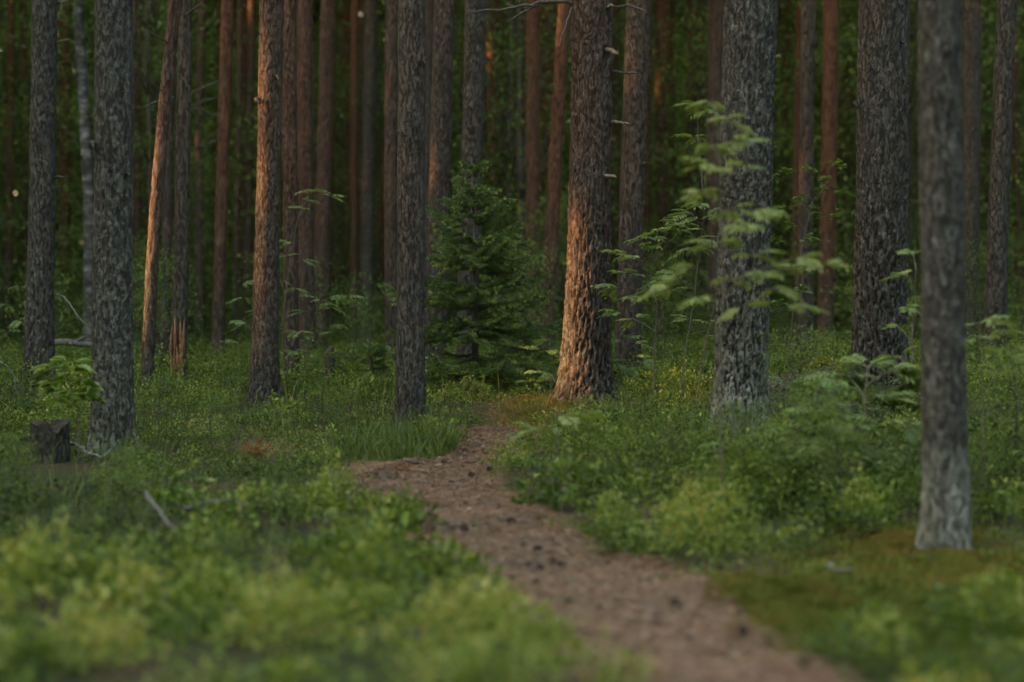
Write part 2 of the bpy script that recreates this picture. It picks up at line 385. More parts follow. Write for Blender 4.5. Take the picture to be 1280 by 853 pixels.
def ter(X, Y):
    X = np.asarray(X, float); Y = np.asarray(Y, float)
    w = np.zeros(np.broadcast(X, Y).shape); s = w.copy()
    for a, b, r in CP:
        k = np.exp(-((X - a) ** 2 + (Y - b) ** 2) / (2 * 1.1 ** 2)); w = w + k; s = s + k * r
    z = zbase(Y) + s / (w + .15)
    near = np.clip((Y - 2) / 4, 0, 1) * np.clip((70 - Y) / 30, 0, 1)
    z = z + near * (.035 * noise2(X, Y, 3, 3, 3.0) + .014 * noise2(X, Y, 4, 2, .7))
    pin = path_in(X, Y)
    return z - .035 * np.clip(pin / .15 + .3, 0, 1)

ROWS = [(960, 940, 1215), (900, 865, 1100), (853, 795, 1025), (820, 765, 985), (790, 735, 960), (760, 690, 948), (735, 652, 900), (715, 618, 855), (690, 580, 795), (665, 542, 706),
        (645, 508, 652), (625, 472, 618), (605, 452, 594), (595, 472, 602), (588, 498, 608), (580, 540, 618), (570, 576, 640), (560, 578, 655), (550, 572, 660), (540, 566, 650), (532, 574, 628)]
_rY, _rL, _rR = [], [], []
for (y, a, b) in ROWS:
    lo, hi = 4.0, 30.0
    for _ in range(50):
        mid = (lo + hi) / 2
        zpix = P((a + b) / 2, y, mid)[2]
        if zpix > zbase(mid): lo = mid
        else: hi = mid
    _rY.append(lo); _rL.append(P(a, y, lo)[0]); _rR.append(P(b, y, lo)[0])
_rY, _rL, _rR = map(np.array, (_rY, _rL, _rR))
def path_in(X, Y):
    """signed distance in metres to the path's side edges, positive inside"""
    L = np.interp(Y, _rY, _rL); R = np.interp(Y, _rY, _rR)
    e = .08 * noise2(np.asarray(Y, float), np.zeros_like(np.asarray(Y, float)), 7, 4, .9)
    v = np.minimum(X - L + e, R - X + e)
    v = np.where(Y > _rY[-1], -(Y - _rY[-1]) - np.abs(X - (_rL[-1] + _rR[-1]) / 2), v)
    return np.where(Y < _rY[0], -(_rY[0] - Y), v)

def ground_hit(x, y, d0=5.0, d1=70.0):
    ds = np.linspace(d0, d1, 1400)
    pts = np.array([P(x, y, d) for d in ds[::7]])
    g = pts[:, 2] - ter(pts[:, 0], pts[:, 1])
    k = np.argmax(g <= 0)
    if g[k] > 0: k = len(g) - 1
    lo, hi = ds[::7][max(k - 1, 0)], ds[::7][k]
    for _ in range(20):
        m = (lo + hi) / 2; p = P(x, y, m)
        if p[2] > float(ter(p[0], p[1])): lo = m
        else: hi = m
    p = P(x, y, hi); p[2] = float(ter(p[0], p[1]))
    return p

def pix(X, Y, Z):
    """world -> photo pixel, for choosing what grows where"""
    dz = Z - CAMZ
    cy = Y * math.cos(PITCH) - dz * math.sin(PITCH); cz = Y * math.sin(PITCH) + dz * math.cos(PITCH)
    return 640 + F * X / cy, 426.5 - F * cz / cy

def build_ground():
    xs = np.concatenate([np.linspace(-300, -14, 30), np.arange(-12, 12.01, .12), np.linspace(14, 300, 30)])
    ys = np.concatenate([np.linspace(-150, 3, 20), np.arange(4, 30, .12), np.arange(30, 60, .6), np.linspace(62, 400, 30)])
    X, Y = np.meshgrid(xs, ys); Z = ter(X, Y)
    px, py = pix(X, np.maximum(Y, 1), Z)
    bare = np.zeros_like(X)
    for (x, y, sx, sy) in [(665, 522, 45, 22), (700, 500, 40, 12), (480, 585, 45, 10), (1110, 700, 120, 22), (1230, 720, 70, 20), (345, 560, 40, 8)]:
        bare = np.maximum(bare, np.exp(-((px - x) / sx) ** 2 - ((py - y) / sy) ** 2))
    bare = np.maximum(bare, np.clip(1 + path_in(X, Y) / .18, 0, 1)) * (Y > 3)
    n, m = X.shape
    i = np.arange(n - 1)[:, None] * m + np.arange(m - 1)[None]
    Fq = np.stack([i, i + 1, i + m + 1, i + m], -1).reshape(-1, 4)
    me = make_mesh('ground', np.stack([X, Y, Z], -1).reshape(-1, 3), Fq, {'bare': bare.ravel()}, True, [M['ground']])
    tag(add_obj('ground', me), 'forest floor of moss and brown soil under the pines', None, None, 'structure')
    # the path: a sheet of its own just above the ground
    ny, nx = 230, 22
    yy = np.linspace(_rY[0], _rY[-1], ny)
    e = .08 * noise2(yy, np.zeros_like(yy), 7, 4, .9)
    Lx = np.interp(yy, _rY, _rL) - e; Rx = np.interp(yy, _rY, _rR) + e
    Rx = np.maximum(Rx, Lx + .02)
    u = np.linspace(0, 1, nx)
    PX = Lx[:, None] + (Rx - Lx)[:, None] * u[None]; PY = np.repeat(yy[:, None], nx, 1)
    edge = np.minimum(u, 1 - u)[None] * 2
    PZ = ter(PX, PY) + .004 + .016 * np.clip(edge * 4, 0, 1) + .008 * noise2(PX, PY, 9, 3, .35)
    i = np.arange(ny - 1)[:, None] * nx + np.arange(nx - 1)[None]
    Fq = np.stack([i, i + 1, i + nx + 1, i + nx], -1).reshape(-1, 4)
    me = make_mesh('path', np.stack([PX, PY, PZ], -1).reshape(-1, 3), Fq, None, True, [M['path']])
    tag(add_obj('path', me), 'narrow trodden earth path strewn with needles', None, None, 'structure')
build_ground()

# ------------------------------------------------------------------ trunks
def hash2(i, j, k):
    v = np.sin(i * 127.1 + j * 311.7 + k * 74.7) * 43758.5453
    return v - np.floor(v)
def plates(theta, h, circ, a, b, seed):
    """cellular bark plates on the unrolled trunk -> (furrow 0..1, cell value)"""
    NU = max(5, int(round(circ / a)))
    u = theta / (2 * np.pi) * NU; v = h / b
    w1 = 2 * np.pi / NU
    v = v + .35 * np.sin(u * w1 * round(NU / 4) + seed) + .25 * np.sin(u * w1 * round(NU / 1.6) + v * 1.3) + .10 * np.sin(v * 13 + u * w1 * NU * 2)
    u = u + .28 * np.sin(v * 1.9 + seed * 2) + .17 * np.sin(v * 5.3 + seed + u * w1 * 3) + .10 * np.sin(v * 14.7 + u * w1 * 5)
    iu, iv = np.floor(u), np.floor(v)
    F1 = np.full(u.shape, 9.); F2 = F1.copy(); C = np.zeros(u.shape)
    for di in (-1, 0, 1):
        for dj in (-1, 0, 1):
            ci, cj = iu + di, iv + dj
            cm = np.mod(ci, NU)
            x = ci + .12 + .76 * hash2(cm, cj, seed); y = cj + .12 + .76 * hash2(cm, cj, seed + 9.3)
            d = np.hypot(u - x, v - y)
            c = hash2(cm, cj, seed + 4.4)
            F2 = np.where(d < F1, F1, np.minimum(F2, d)); C = np.where(d < F1, c, C); F1 = np.minimum(F1, d)
    return np.clip((F2 - F1) / .38, 0, 1), C

def trunk(rb, rt, htop, lean, H, wpx, d, red, lich, seed, bow=0.0, torn=None, rough=1.0):
    """rb foot radius, rt radius at htop, lean (dx,dy per metre), H full height. Local coordinates, foot at origin"""
    r = np.random.default_rng(seed)
    segs = int(np.clip(wpx * 1.7, 18, 110))
    step = float(np.clip(d / F * 1.25 * 2.0, .012, .06)) if wpx > 24 else .07
    hs = np.concatenate([np.arange(-.2, htop + .5, step), np.linspace(htop + .55, H, 26)])
    th = np.linspace(0, 2 * np.pi, segs, endpoint=False)
    HH, TH = np.meshgrid(hs, th, indexing='ij')
    base = np.where(hs < htop, rt + (rb - rt) * np.exp(-np.maximum(hs, 0) / .55), rt * (1 - .65 * np.clip((hs - htop) / (H - htop), 0, 1)))
    R = base[:, None] * np.ones_like(TH)
    # root swellings, slow irregularity
    ph = r.uniform(0, 6.28, 6)
    R *= 1 + .15 * np.exp(-np.maximum(HH, 0) / .12)
    R *= 1 + (.20 if rb < .19 else .06) * np.exp(-np.maximum(HH, 0) / .13) * (np.sin(3 * TH + ph[0]) + .6 * np.sin(5 * TH + ph[1]))
    R *= 1 + .03 * np.sin(2 * TH + ph[2] + HH * .8) + .015 * np.sin(HH * 5 + ph[3] + TH)
    fur = np.ones_like(R); cell = np.full_like(R, .5)
    if wpx > 13:
        a = .046 if rb > .16 else .034; b = .21 if rb > .16 else .12
        fa, ca = plates(TH, HH, 2 * np.pi * rb, a, b, seed * 1.37 % 50)
        fb, cb = plates(TH, HH, 2 * np.pi * rb, a * .55, b * .26, seed * 2.11 % 50)
        big = rb > .19
        mixh = np.clip((HH - (.9 if big else .1)) / (1.6 if big else .5), 0, .85)          # deep plates low down, finer scales above
        fur = fa * (1 - mixh) * (.6 + .4 * fb) + (fb * .8 + .2) * mixh
        cell = ca * .6 + cb * .4
        amp = (.026 if rb > .16 else .014) * rough
        live = HH < htop + .6
        R = R + np.where(live, amp * (np.minimum(fur, .8) - .55) * (1 - .5 * mixh) + amp * .45 * (cb - .5), 0)
        fur = np.where(live, fur, .8)
    hl = np.maximum(hs, 0)
    wob = .010 * np.sin(hs * .9 + ph[4])
    cx = lean[0] * hs + bow * (hl / max(htop, .1)) * (1 - hl / max(htop, .1)) * (hl < htop) + wob; cy = lean[1] * hs + .012 * np.sin(hs * .7 + ph[5])
    V = np.stack([cx[:, None] + R * np.cos(TH), cy[:, None] + R * np.sin(TH), HH], -1)
    nh = len(hs)
    i = np.arange(nh - 1)[:, None] * segs; j = np.arange(segs)[None]
    Fq = np.stack([i + j, i + (j + 1) % segs, i + segs + (j + 1) % segs, i + segs + j], -1).reshape(-1, 4)
    redv = np.clip(red * (.25 + .75 * np.clip(HH / 2.2, 0, 1)) + np.clip((HH - 4) / 5, 0, 1), 0, 1)
    lichv = lich * (1.25 - .6 * np.clip(HH / 2.5, 0, 1.5)) + (.35 if d > 12 else 2.2) * np.exp(-np.maximum(HH, 0) / .25) * lich
    return make_mesh('trunk', V.reshape(-1, 3), Fq, {'furrow': fur.ravel(), 'cell': cell.ravel(), 'red': redv.ravel(), 'lich': np.clip(lichv, 0, 2.2).ravel()}, True, [M['bark']])

def pine_crown(seed, H=17.0):
    r = np.random.default_rng(seed)
    g = Geo(); pos = []
    for k in range(26):
        h = r.uniform(.62, 1.0) * H; a = r.uniform(0, 6.28); L = (1.06 - h / H) * 6.5 * r.uniform(.6, 1.1) + .5
        t = np.linspace(0, 1, 6)[:, None]
        pts = np.array([0, 0, h]) + t * L * np.array([math.cos(a), math.sin(a), .25]) + t ** 2 * np.array([0, 0, .3])
        g.tube(pts, np.linspace(.05, .012, 6), 5)
        for _ in range(9):
            q = pts[r.integers(2, 6)] + r.normal(size=3) * np.array([.35, .35, .22])
            pos.append(q + r.normal(size=(14, 3)) * np.array([.20, .20, .12]))
    pos = np.vstack(pos)
    V, Fq, _ = leaves(pos, rand_dirs(len(pos), .4, r), rand_dirs(len(pos), .5, r), r.uniform(.16, .30, len(pos)), .07, .1, False)
    Vt = np.vstack(g.V); quads = np.vstack([f for f in g.F if f.shape[1] == 4]); tris = np.vstack([f for f in g.F if f.shape[1] == 3])
    allV = np.vstack([Vt, V])
    tint = np.concatenate([np.full(len(Vt), .5), np.repeat(r.random(len(pos)), 4)])
    mi = np.concatenate([np.zeros(len(quads)), np.ones(len(Fq)), np.zeros(len(tris))])
    return make_mesh('crown', allV, [np.vstack([quads, Fq + len(Vt)]), tris], {'tint': tint}, False, [M['twig'], M['pneedle']], mi)
CROWNS = [pine_crown(s) for s in (1, 2, 3)]

TREE = {}
for k, (xb, yb, xt, wb, wt, d, red, lich, label) in enumerate(PINES):
    foot = P(xb, yb, d); foot[2] = float(ter(foot[0], foot[1])) if d > 8 else foot[2]
    top = P(xt, 0, d)
    hl = top[2] - foot[2]
    lean = ((top[0] - foot[0]) / hl, rng.uniform(-.01, .01))
    e = empty('pine_tree', foot)
    tag(e, label, 'pine tree', 'pines of the wood' if label != FARL else 'far slender pine trunks')
    bow = -.12 if xb == 181 else rng.uniform(-.025, .025) * (1 if wb < 40 else .5)
    me = trunk(wb / 2 / F * d, wt / 2 / F * d, hl, lean, 17.0, wb, d, red, lich, 100 + k, bow, rough=.45 if xb == 1184 else 1.0)
    add_obj('trunk', me, e)
    c = add_obj('crown', CROWNS[k % 3], e)
    c.rotation_euler[2] = rng.uniform(0, 6.28)
    c.location = (lean[0] * 12, lean[1] * 12, rng.uniform(-1.0, 1.0))
    TREE[xb] = (e, foot, d)

def pine_branch(xb, pts, r0, r1, mat='twig', name='branch', ddep=-.12, twigs=0):
    """a branch of one pine, drawn through photo points at the trunk's depth"""
    e, foot, d = TREE[xb]
    w = []
    n = len(pts)
    for i, (x, y) in enumerate(pts):
        w.append(P(x, y, d + ddep * (i / max(n - 1, 1)) * 2) - foot)
    w = np.array(w)
    t = np.linspace(0, n - 1, n * 4 - 3)
    W = np.stack([np.interp(t, np.arange(n), w[:, c]) for c in range(3)], 1)
    W[1:-1] += rng.normal(size=(len(W) - 2, 3)) * .004
    g = Geo(); g.tube(W, np.linspace(r0, r1, len(W)), 7)
    for _ in range(twigs):
        i = rng.integers(len(W) // 3, len(W) - 1); dv = unit(W[i] - W[i - 1] + rng.normal(size=3) * .5 * np.linalg.norm(W[i] - W[i - 1]) + np.array([0, 0, -.01]))
        L = rng.uniform(.06, .22)
        tp = W[i] + np.linspace(0, 1, 5)[:, None] * dv * L + np.linspace(0, 1, 5)[:, None] ** 2 * np.array([0, 0, rng.uniform(-.04, .03)])
        g.tube(tp, np.linspace(r1 * .9, r1 * .3, 5), 5)
    return add_obj(name, g.mesh(name, M[mat]), e)
# biggest pine: dead branches and broken stubs
pine_branch(731, [(722, 6), (700, 1), (676, 3), (650, 8), (625, 13), (583, 14)], .017, .006, twigs=3)
pine_branch(731, [(678, 3), (660, 12), (634, 26)], .011, .005)
pine_branch(731, [(716, 8), (711, 22), (704, 40), (699, 58)], .010, .004, ddep=-.2)
pine_branch(731, [(764, 8), (786, 7), (800, 11), (809, 16)], .013, .006)
pine_branch(731, [(758, 10), (765, 7)], .018, .014, 'brokenwood', 'branch_stub', -.2)
pine_branch(731, [(752, 63), (762, 63), (772, 67)], .024, .013, 'brokenwood', 'branch_stub', -.2)
pine_branch(731, [(764, 90), (782, 91), (797, 92)], .014, .008)
pine_branch(731, [(762, 153), (772, 153), (786, 155)], .018, .006, 'brokenwood', 'branch_stub', -.2)
pine_branch(731, [(750, 221), (760, 220), (770, 222)], .020, .012, 'brokenwood', 'branch_stub', -.2)
pine_branch(786, [(802, 208), (806, 204)], .020, .012, 'twig', 'branch_stub', -.1)
# dry side twigs of the red pines at the left
pine_branch(273, [(278, 100), (258, 108), (240, 116), (231, 124)], .012, .005, twigs=2)
pine_branch(273, [(276, 122), (256, 126), (238, 133), (228, 138)], .010, .004, twigs=2)
pine_branch(273, [(273, 147), (258, 141), (244, 137), (232, 137)], .010, .004, twigs=2)
pine_branch(273, [(270, 176), (250, 182), (232, 190)], .010, .004, twigs=2)
pine_branch(248, [(250, 238), (240, 240), (228, 246)], .011, .004, twigs=1)
pine_branch(223, [(228, 23), (240, 12), (252, 6)], .012, .006, twigs=1)
pine_branch(223, [(218, 122), (204, 126), (190, 129), (176, 135)], .010, .004, twigs=2)
pine_branch(181, [(210, 55), (196, 45), (180, 38)], .007, .003, twigs=1)
pine_branch(181, [(207, 118), (194, 106), (180, 101)], .007, .003, twigs=1)
pine_branch(171, [(180, 14), (192, 8), (208, 6)], .014, .006, twigs=1)
pine_branch(48, [(70, 5), (80, 3), (94, -2)], .014, .008, twigs=1)
pine_branch(48, [(70, 54), (78, 51), (88, 50)], .012, .006)
pine_branch(48, [(66, 223), (74, 221), (82, 222)], .013, .006)
pine_branch(48, [(70, 366), (84, 375), (96, 392), (110, 411)], .009, .004, 'greytwig', ddep=-.2, twigs=2)
pine_branch(1006, [(1018, 60), (1024, 52), (1022, 40)], .012, .006)
pine_branch(1031, [(1046, 58), (1060, 50), (1074, 49)], .013, .006)
# knots on several trunks
for xb, x, y in [(331, 322, 125), (331, 347, 95), (545, 553, 82), (545, 547, 195), (584, 598, 40), (515, 500, 165), (515, 530, 75), (1099, 1128, 50), (1099, 1070, 130), (1184, 1183, 470), (1184, 1182, 60), (922, 912, 400), (786, 790, 120), (1244, 1248, 200), (141, 116, 180), (141, 160, 215), (48, 40, 170)]:
    pine_branch(xb, [(x - 1, y - 1), (x, y), (x + 1, y + 2), (x + 2, y + 5)], .019, .006, 'knot', 'branch_stub', -.13)
# torn wood at the foot of the slim pine
e, foot, d = TREE[223]
g = Geo()
for i in range(16):
    a = rng.uniform(-2.7, -.6); hh = rng.uniform(.0, .35); rr = .068
    p0 = np.array([rr * math.cos(a), rr * math.sin(a), hh]); L = rng.uniform(.15, .42)
    g.tube(np.array([p0, p0 * np.array([1.04, 1.04, 1]) + np.array([0, 0, L * .5]), p0 * np.array([1.0, 1.0, 1]) + np.array([rng.uniform(-.01, .01), 0, L])]), [.012, .016, .004], 5)
o = add_obj('torn_bark', g.mesh('torn_bark', M['tornwood']), e); o['label'] = 'orange wood where the bark is torn off'

# the pale birch
xb, yb, xt, wb, wt, d = BIRCH
foot = P(xb, yb, d); foot[2] = float(ter(foot[0], foot[1])); top = P(xt, 0, d)
e = tag(empty('birch_tree', foot), 'slim pale birch with mottled white bark leaning between two dark pines', 'birch tree')
g = Geo(); t = np.linspace(0, 1, 40)
hl = top[2] - foot[2]
cx = np.interp(t * 12, [0, hl * .45, hl, 12], [0, (P(112, 260, d)[0] - foot[0]), top[0] - foot[0], top[0] - foot[0] + .2])
g.tube(np.stack([cx, 0 * t, t * 12 - .1], 1), .085 * (1 - .6 * t), 18)
add_obj('trunk', g.mesh('trunk', M['birch']), e)

# ------------------------------------------------------------------ leafy understory
def leafy(seed, H, R, nclust, nleaf, leafL, z0=.12, trunkr=.035, limbs=9, shape='tree', leanx=0):
    """-> (stem mesh, crown mesh): stems with branches, leaf sprays spread unevenly through the crown"""
    r = np.random.default_rng(seed)
    g = Geo()
    t = np.linspace(0, 1, 9)
    ax = np.stack([leanx * t ** 1.5 + .05 * np.sin(t * 5 + seed), .04 * np.cos(t * 4 + seed) - .04 * math.cos(seed), t * H * .95], 1)
    g.tube(ax, trunkr * (1 - .8 * t) + .004, 8)
    cl = []
    for k in range(nclust):
        u = r.random(); h = z0 + (1 - z0) * u
        prof = (math.sin(math.pi * min(1, .18 + .82 * u)) ** .7) if shape == 'tree' else (1 - .55 * u)
        a = r.uniform(0, 6.28); rr = R * prof * math.sqrt(r.uniform(.06, 1.0))
        i = min(8, int(h * 8))
        c = np.array([ax[i, 0] + rr * math.cos(a), ax[i, 1] + rr * math.sin(a), h * H + r.normal() * .04 * H])
        cl.append(c)
        if k % max(1, nclust // max(1, limbs * 3)) == 0:
            s = ax[max(0, i - 1)]
            q = np.linspace(0, 1, 5)[:, None]
            g.tube(s + (c - s) * q + np.array([0, 0, .05 * H]) * q * (1 - q), np.linspace(trunkr * .35, .004, 5), 5)
    cl = np.array(cl)
    nl = np.maximum(6, (nleaf * r.uniform(.4, 1.6, len(cl)))).astype(int)
    c = np.repeat(cl, nl, 0)
    outd = np.repeat(unit(cl - np.array([0, 0, 1]) * cl[:, 2:3] * .8 + 1e-3), nl, 0)
    n = len(c)
    spread = R * .16 + leafL
    pos = c + r.normal(size=(n, 3)) * np.array([spread, spread, spread * .38])
    axis = unit(outd * .6 + rand_dirs(n, -.15, r) * .9)
    nrm = unit(np.array([0, 0, 1.0]) + r.normal(size=(n, 3)) * .55)
    V, Fq, kk = leaves(pos, axis, nrm, leafL * r.uniform(.6, 1.25, n), leafL * .58 * r.uniform(.8, 1.1, n), .18, False)
    ct = np.repeat(r.uniform(-.18, .18, len(cl)), nl)
    tint = np.clip(.45 + ct + r.normal(size=n) * .16 + .15 * (pos[:, 2] / H - .5), 0, 1)
    return g.mesh('trunk', M['twig']), make_mesh('crown', V, Fq, {'tint': np.repeat(tint, kk)}, False, [M['brush']])

UTREES = [leafy(21, 7.5, 1.7, 130, 52, .085, .06), leafy(22, 9.5, 2.0, 170, 50, .09, .05, .05), leafy(23, 6.0, 1.5, 100, 56, .075, .05), leafy(24, 11.0, 2.2, 190, 50, .095, .08, .06)]
USHRUB = [leafy(31, 1.5, .75, 60, 32, .050, .06, .012, 7, 'bush'), leafy(32, 1.1, .65, 48, 32, .045, .05, .010, 6, 'bush'), leafy(33, 2.0, .8, 70, 34, .055, .08, .014, 8, 'bush')]
def plant_tree(protos, i, name, X, Y, s, label, cat, group):
    z = float(ter(X, Y))
    e = tag(empty(name, (X, Y, z - .02)), label, cat, group)
    e.rotation_euler[2] = rng.uniform(0, 6.28); e.scale = (s, s, s * rng.uniform(.9, 1.15))
    add_obj('trunk' if name == 'leafy_tree' else 'stem', protos[i][0], e); add_obj('crown' if name == 'leafy_tree' else 'foliage', protos[i][1], e)
    return e
# rows of leafy trees filling the wood behind the pines
UT = []
for Y0, step, jit in ((34, 5.5, 2.2), (39, 3.2, 1.8), (44, 2.4, 1.4), (50, 2.4, 1.5), (56, 3.0, 1.5)):
    half = .212 * Y0 + 2.6
    x = -half + rng.uniform(0, 1)
    while x < half:
        UT.append((x + rng.uniform(-.5, .5), Y0 + rng.uniform(-jit, jit))); x += step * rng.uniform(.75, 1.25)
for (x, y) in UT:
    k = int(rng.integers(0, 4))
    plant_tree(UTREES, k, 'leafy_tree', x, y, rng.uniform(.8, 1.15), 'dim leafy deciduous tree filling the dark wood behind the pine trunks', 'tree', 'leafy trees deep in the wood')
SH = []
for Y0, step, jit in ((24, 1.6, 1.3), (28, 1.4, 1.3), (33, 1.3, 1.5), (38, 1.3, 1.5), (42, 1.3, 1.2)):
    half = .212 * Y0 + 1.0
    x = -half + rng.uniform(0, 1)
    while x < half:
        SH.append((x + rng.uniform(-.4, .4), Y0 + rng.uniform(-jit, jit))); x += step * rng.uniform(.7, 1.3)
for (x, y) in SH:
    if any(math.hypot(x - f[0], y - f[1]) < .45 for (_e, f, _d) in TREE.values()): continue
    if y < 26 and -2.6 < x < -.6: continue
    k = int(rng.integers(0, 3))
    plant_tree(USHRUB, k, 'leafy_shrub', x, y, rng.uniform(.55, 1.0) * (.75 if y < 26 else 1), 'low leafy shrub among the far pine feet', 'shrub', 'low shrubs in the undergrowth')

for (px_, py_, d_) in [(985, 580, 14.4), (1020, 620, 13.3), (960, 625, 13.0), (1000, 560, 15.2), (1240, 560, 14.6), (1268, 590, 13.8), (1225, 600, 13.2), (1050, 640, 12.8), (915, 640, 12.8), (840, 600, 13.8), (800, 570, 15.0)]:
    p_ = P(px_, py_, d_)
    plant_tree(USHRUB, int(rng.integers(0, 3)), 'bilberry_bush', p_[0], p_[1], rng.uniform(.26, .42), 'knee-high leafy bilberry bush on the lush slope beside the path', 'bush', 'bilberry bushes on the lush slope')
for (px_, py_, d_) in [(20, 620, 13.5), (200, 545, 16.8), (265, 560, 16.0), (400, 520, 18.0), (440, 535, 17.5), (350, 640, 12.6), (150, 660, 12.0)]:
    p_ = P(px_, py_, d_)
    plant_tree(USHRUB, int(rng.integers(0, 3)), 'bilberry_bush', p_[0], p_[1], rng.uniform(.18, .30), 'small leafy bilberry bush among the low plants on the stump side of the path', 'bush', 'bilberry bushes on the stump side')

# ------------------------------------------------------------------ the far wood, plus unseen foliage added to block light
TARGETS = [(P(715, 410, 19), .75), (P(708, 470, 19), .7), (P(325, 60, 19.6), .5), (P(325, 130, 19.6), .45), (P(322, 200, 19.6), .40), (P(316, 290, 19.55), .30), (P(376, 120, 26), .65), (P(186, 440, 19), .24), (P(200, 300, 19), .24), (P(722, 320, 19), .6),
           (P(456, 270, 36), .7), (P(612, 90, 40), .6), (P(700, 80, 28), .5), (P(510, 150, 17.5), .45), (P(660, 120, 33), .5), (P(545, 250, 24), .45), (P(650, 520, 18.3), .35), (P(272, 60, 27), .4)]
def build_wood():
    r = np.random.default_rng(77)
    parts = []
    # the far wall in view: fine leaves
    n = 400000
    X = r.uniform(-22, 22, n); Y = r.uniform(58, 74, n); Z = r.uniform(0, 1, n) ** .9 * 18
    parts.append((np.stack([X, Y, Z], 1), .30, 1.6, 101))
    # unseen ring of coarser leaves, added around to block low light
    n = 150000
    ph = r.uniform(0, 2 * np.pi, n); R = r.uniform(30, 40, n)
    Z = r.uniform(0, 1, n) * 24
    q = np.stack([R * np.cos(ph), 12 + R * np.sin(ph), Z], 1)
    q[:, 2] *= np.where(q[:, 1] < 2, .55, 1.0)
    q = q[~((q[:, 1] > 0) & (np.abs(q[:, 0]) < .212 * q[:, 1] + 2.5))]
    parts.append((q, .75, 3.0, 102))
    n = 130000  # unseen side walls of leaves, added to keep low sun out
    sgn = np.where(r.random(n) < .75, -1.0, 1.0)
    parts.append((np.stack([sgn * r.uniform(26, 36, n), r.uniform(-14, 84, n), r.uniform(0, 22, n)], 1), .75, 3.0, 102))
    # unseen leaf canopy, added to shade the deep wood
    n = 60000
    X = r.uniform(-34, 34, n); Y = r.uniform(27, 66, n); Z = r.uniform(12.5, 19, n)
    parts.append((np.stack([X, Y, Z], 1), .55, 3.0, 103))
    VV, FF, TT = [], [], []; off = 0
    for pos, L, sc, sd in parts:
        dens = noise2(pos[:, 0] + pos[:, 1] * .31, pos[:, 2] * 1.2 + pos[:, 1] * .2, sd, 3, sc * 2.2)
        keep = dens > (np.where(pos[:, 0] > 5, .6, .40) if sd == 103 else 0) + {101: -1.1, 102: -1.2, 103: 0}[sd]
        # gaps shaped towards the sun so it lights the chosen trunks
        for t, rad in TARGETS:
            v = pos - t; s = v @ SUN_DIR
            dist = np.linalg.norm(v - s[:, None] * SUN_DIR, axis=1)
            keep &= ~((dist < rad * .8 + L * .12) & (s > 0) & (r.random(len(pos)) > .06))
        pos = pos[keep]; dens = dens[keep]; n = len(pos)
        V, Fq, k = leaves(pos, rand_dirs(n, -.2, r), rand_dirs(n, .6 if sd != 102 else 0., r), L * r.uniform(.6, 1.3, n), L * .62, .15, False)
        tint = np.clip(.42 + .30 * dens + r.normal(size=n) * .15, 0, 1)
        VV.append(V); FF.append(Fq + off); off += len(V); TT.append(np.repeat(tint, k))
    VV = np.vstack(VV); VV[:, 2] += ter(VV[:, 0] * 0, VV[:, 1]) - .1
    me = make_mesh('far_wood_and_blockers', VV, np.vstack(FF), {'tint': np.concatenate(TT)}, False, [M['wood']])
    tag(add_obj('far_wood_and_blockers', me), 'dark mass of far-off leafy wood closing the view, with unseen light-blocking foliage added around', 'wood', None, 'stuff')
build_wood()

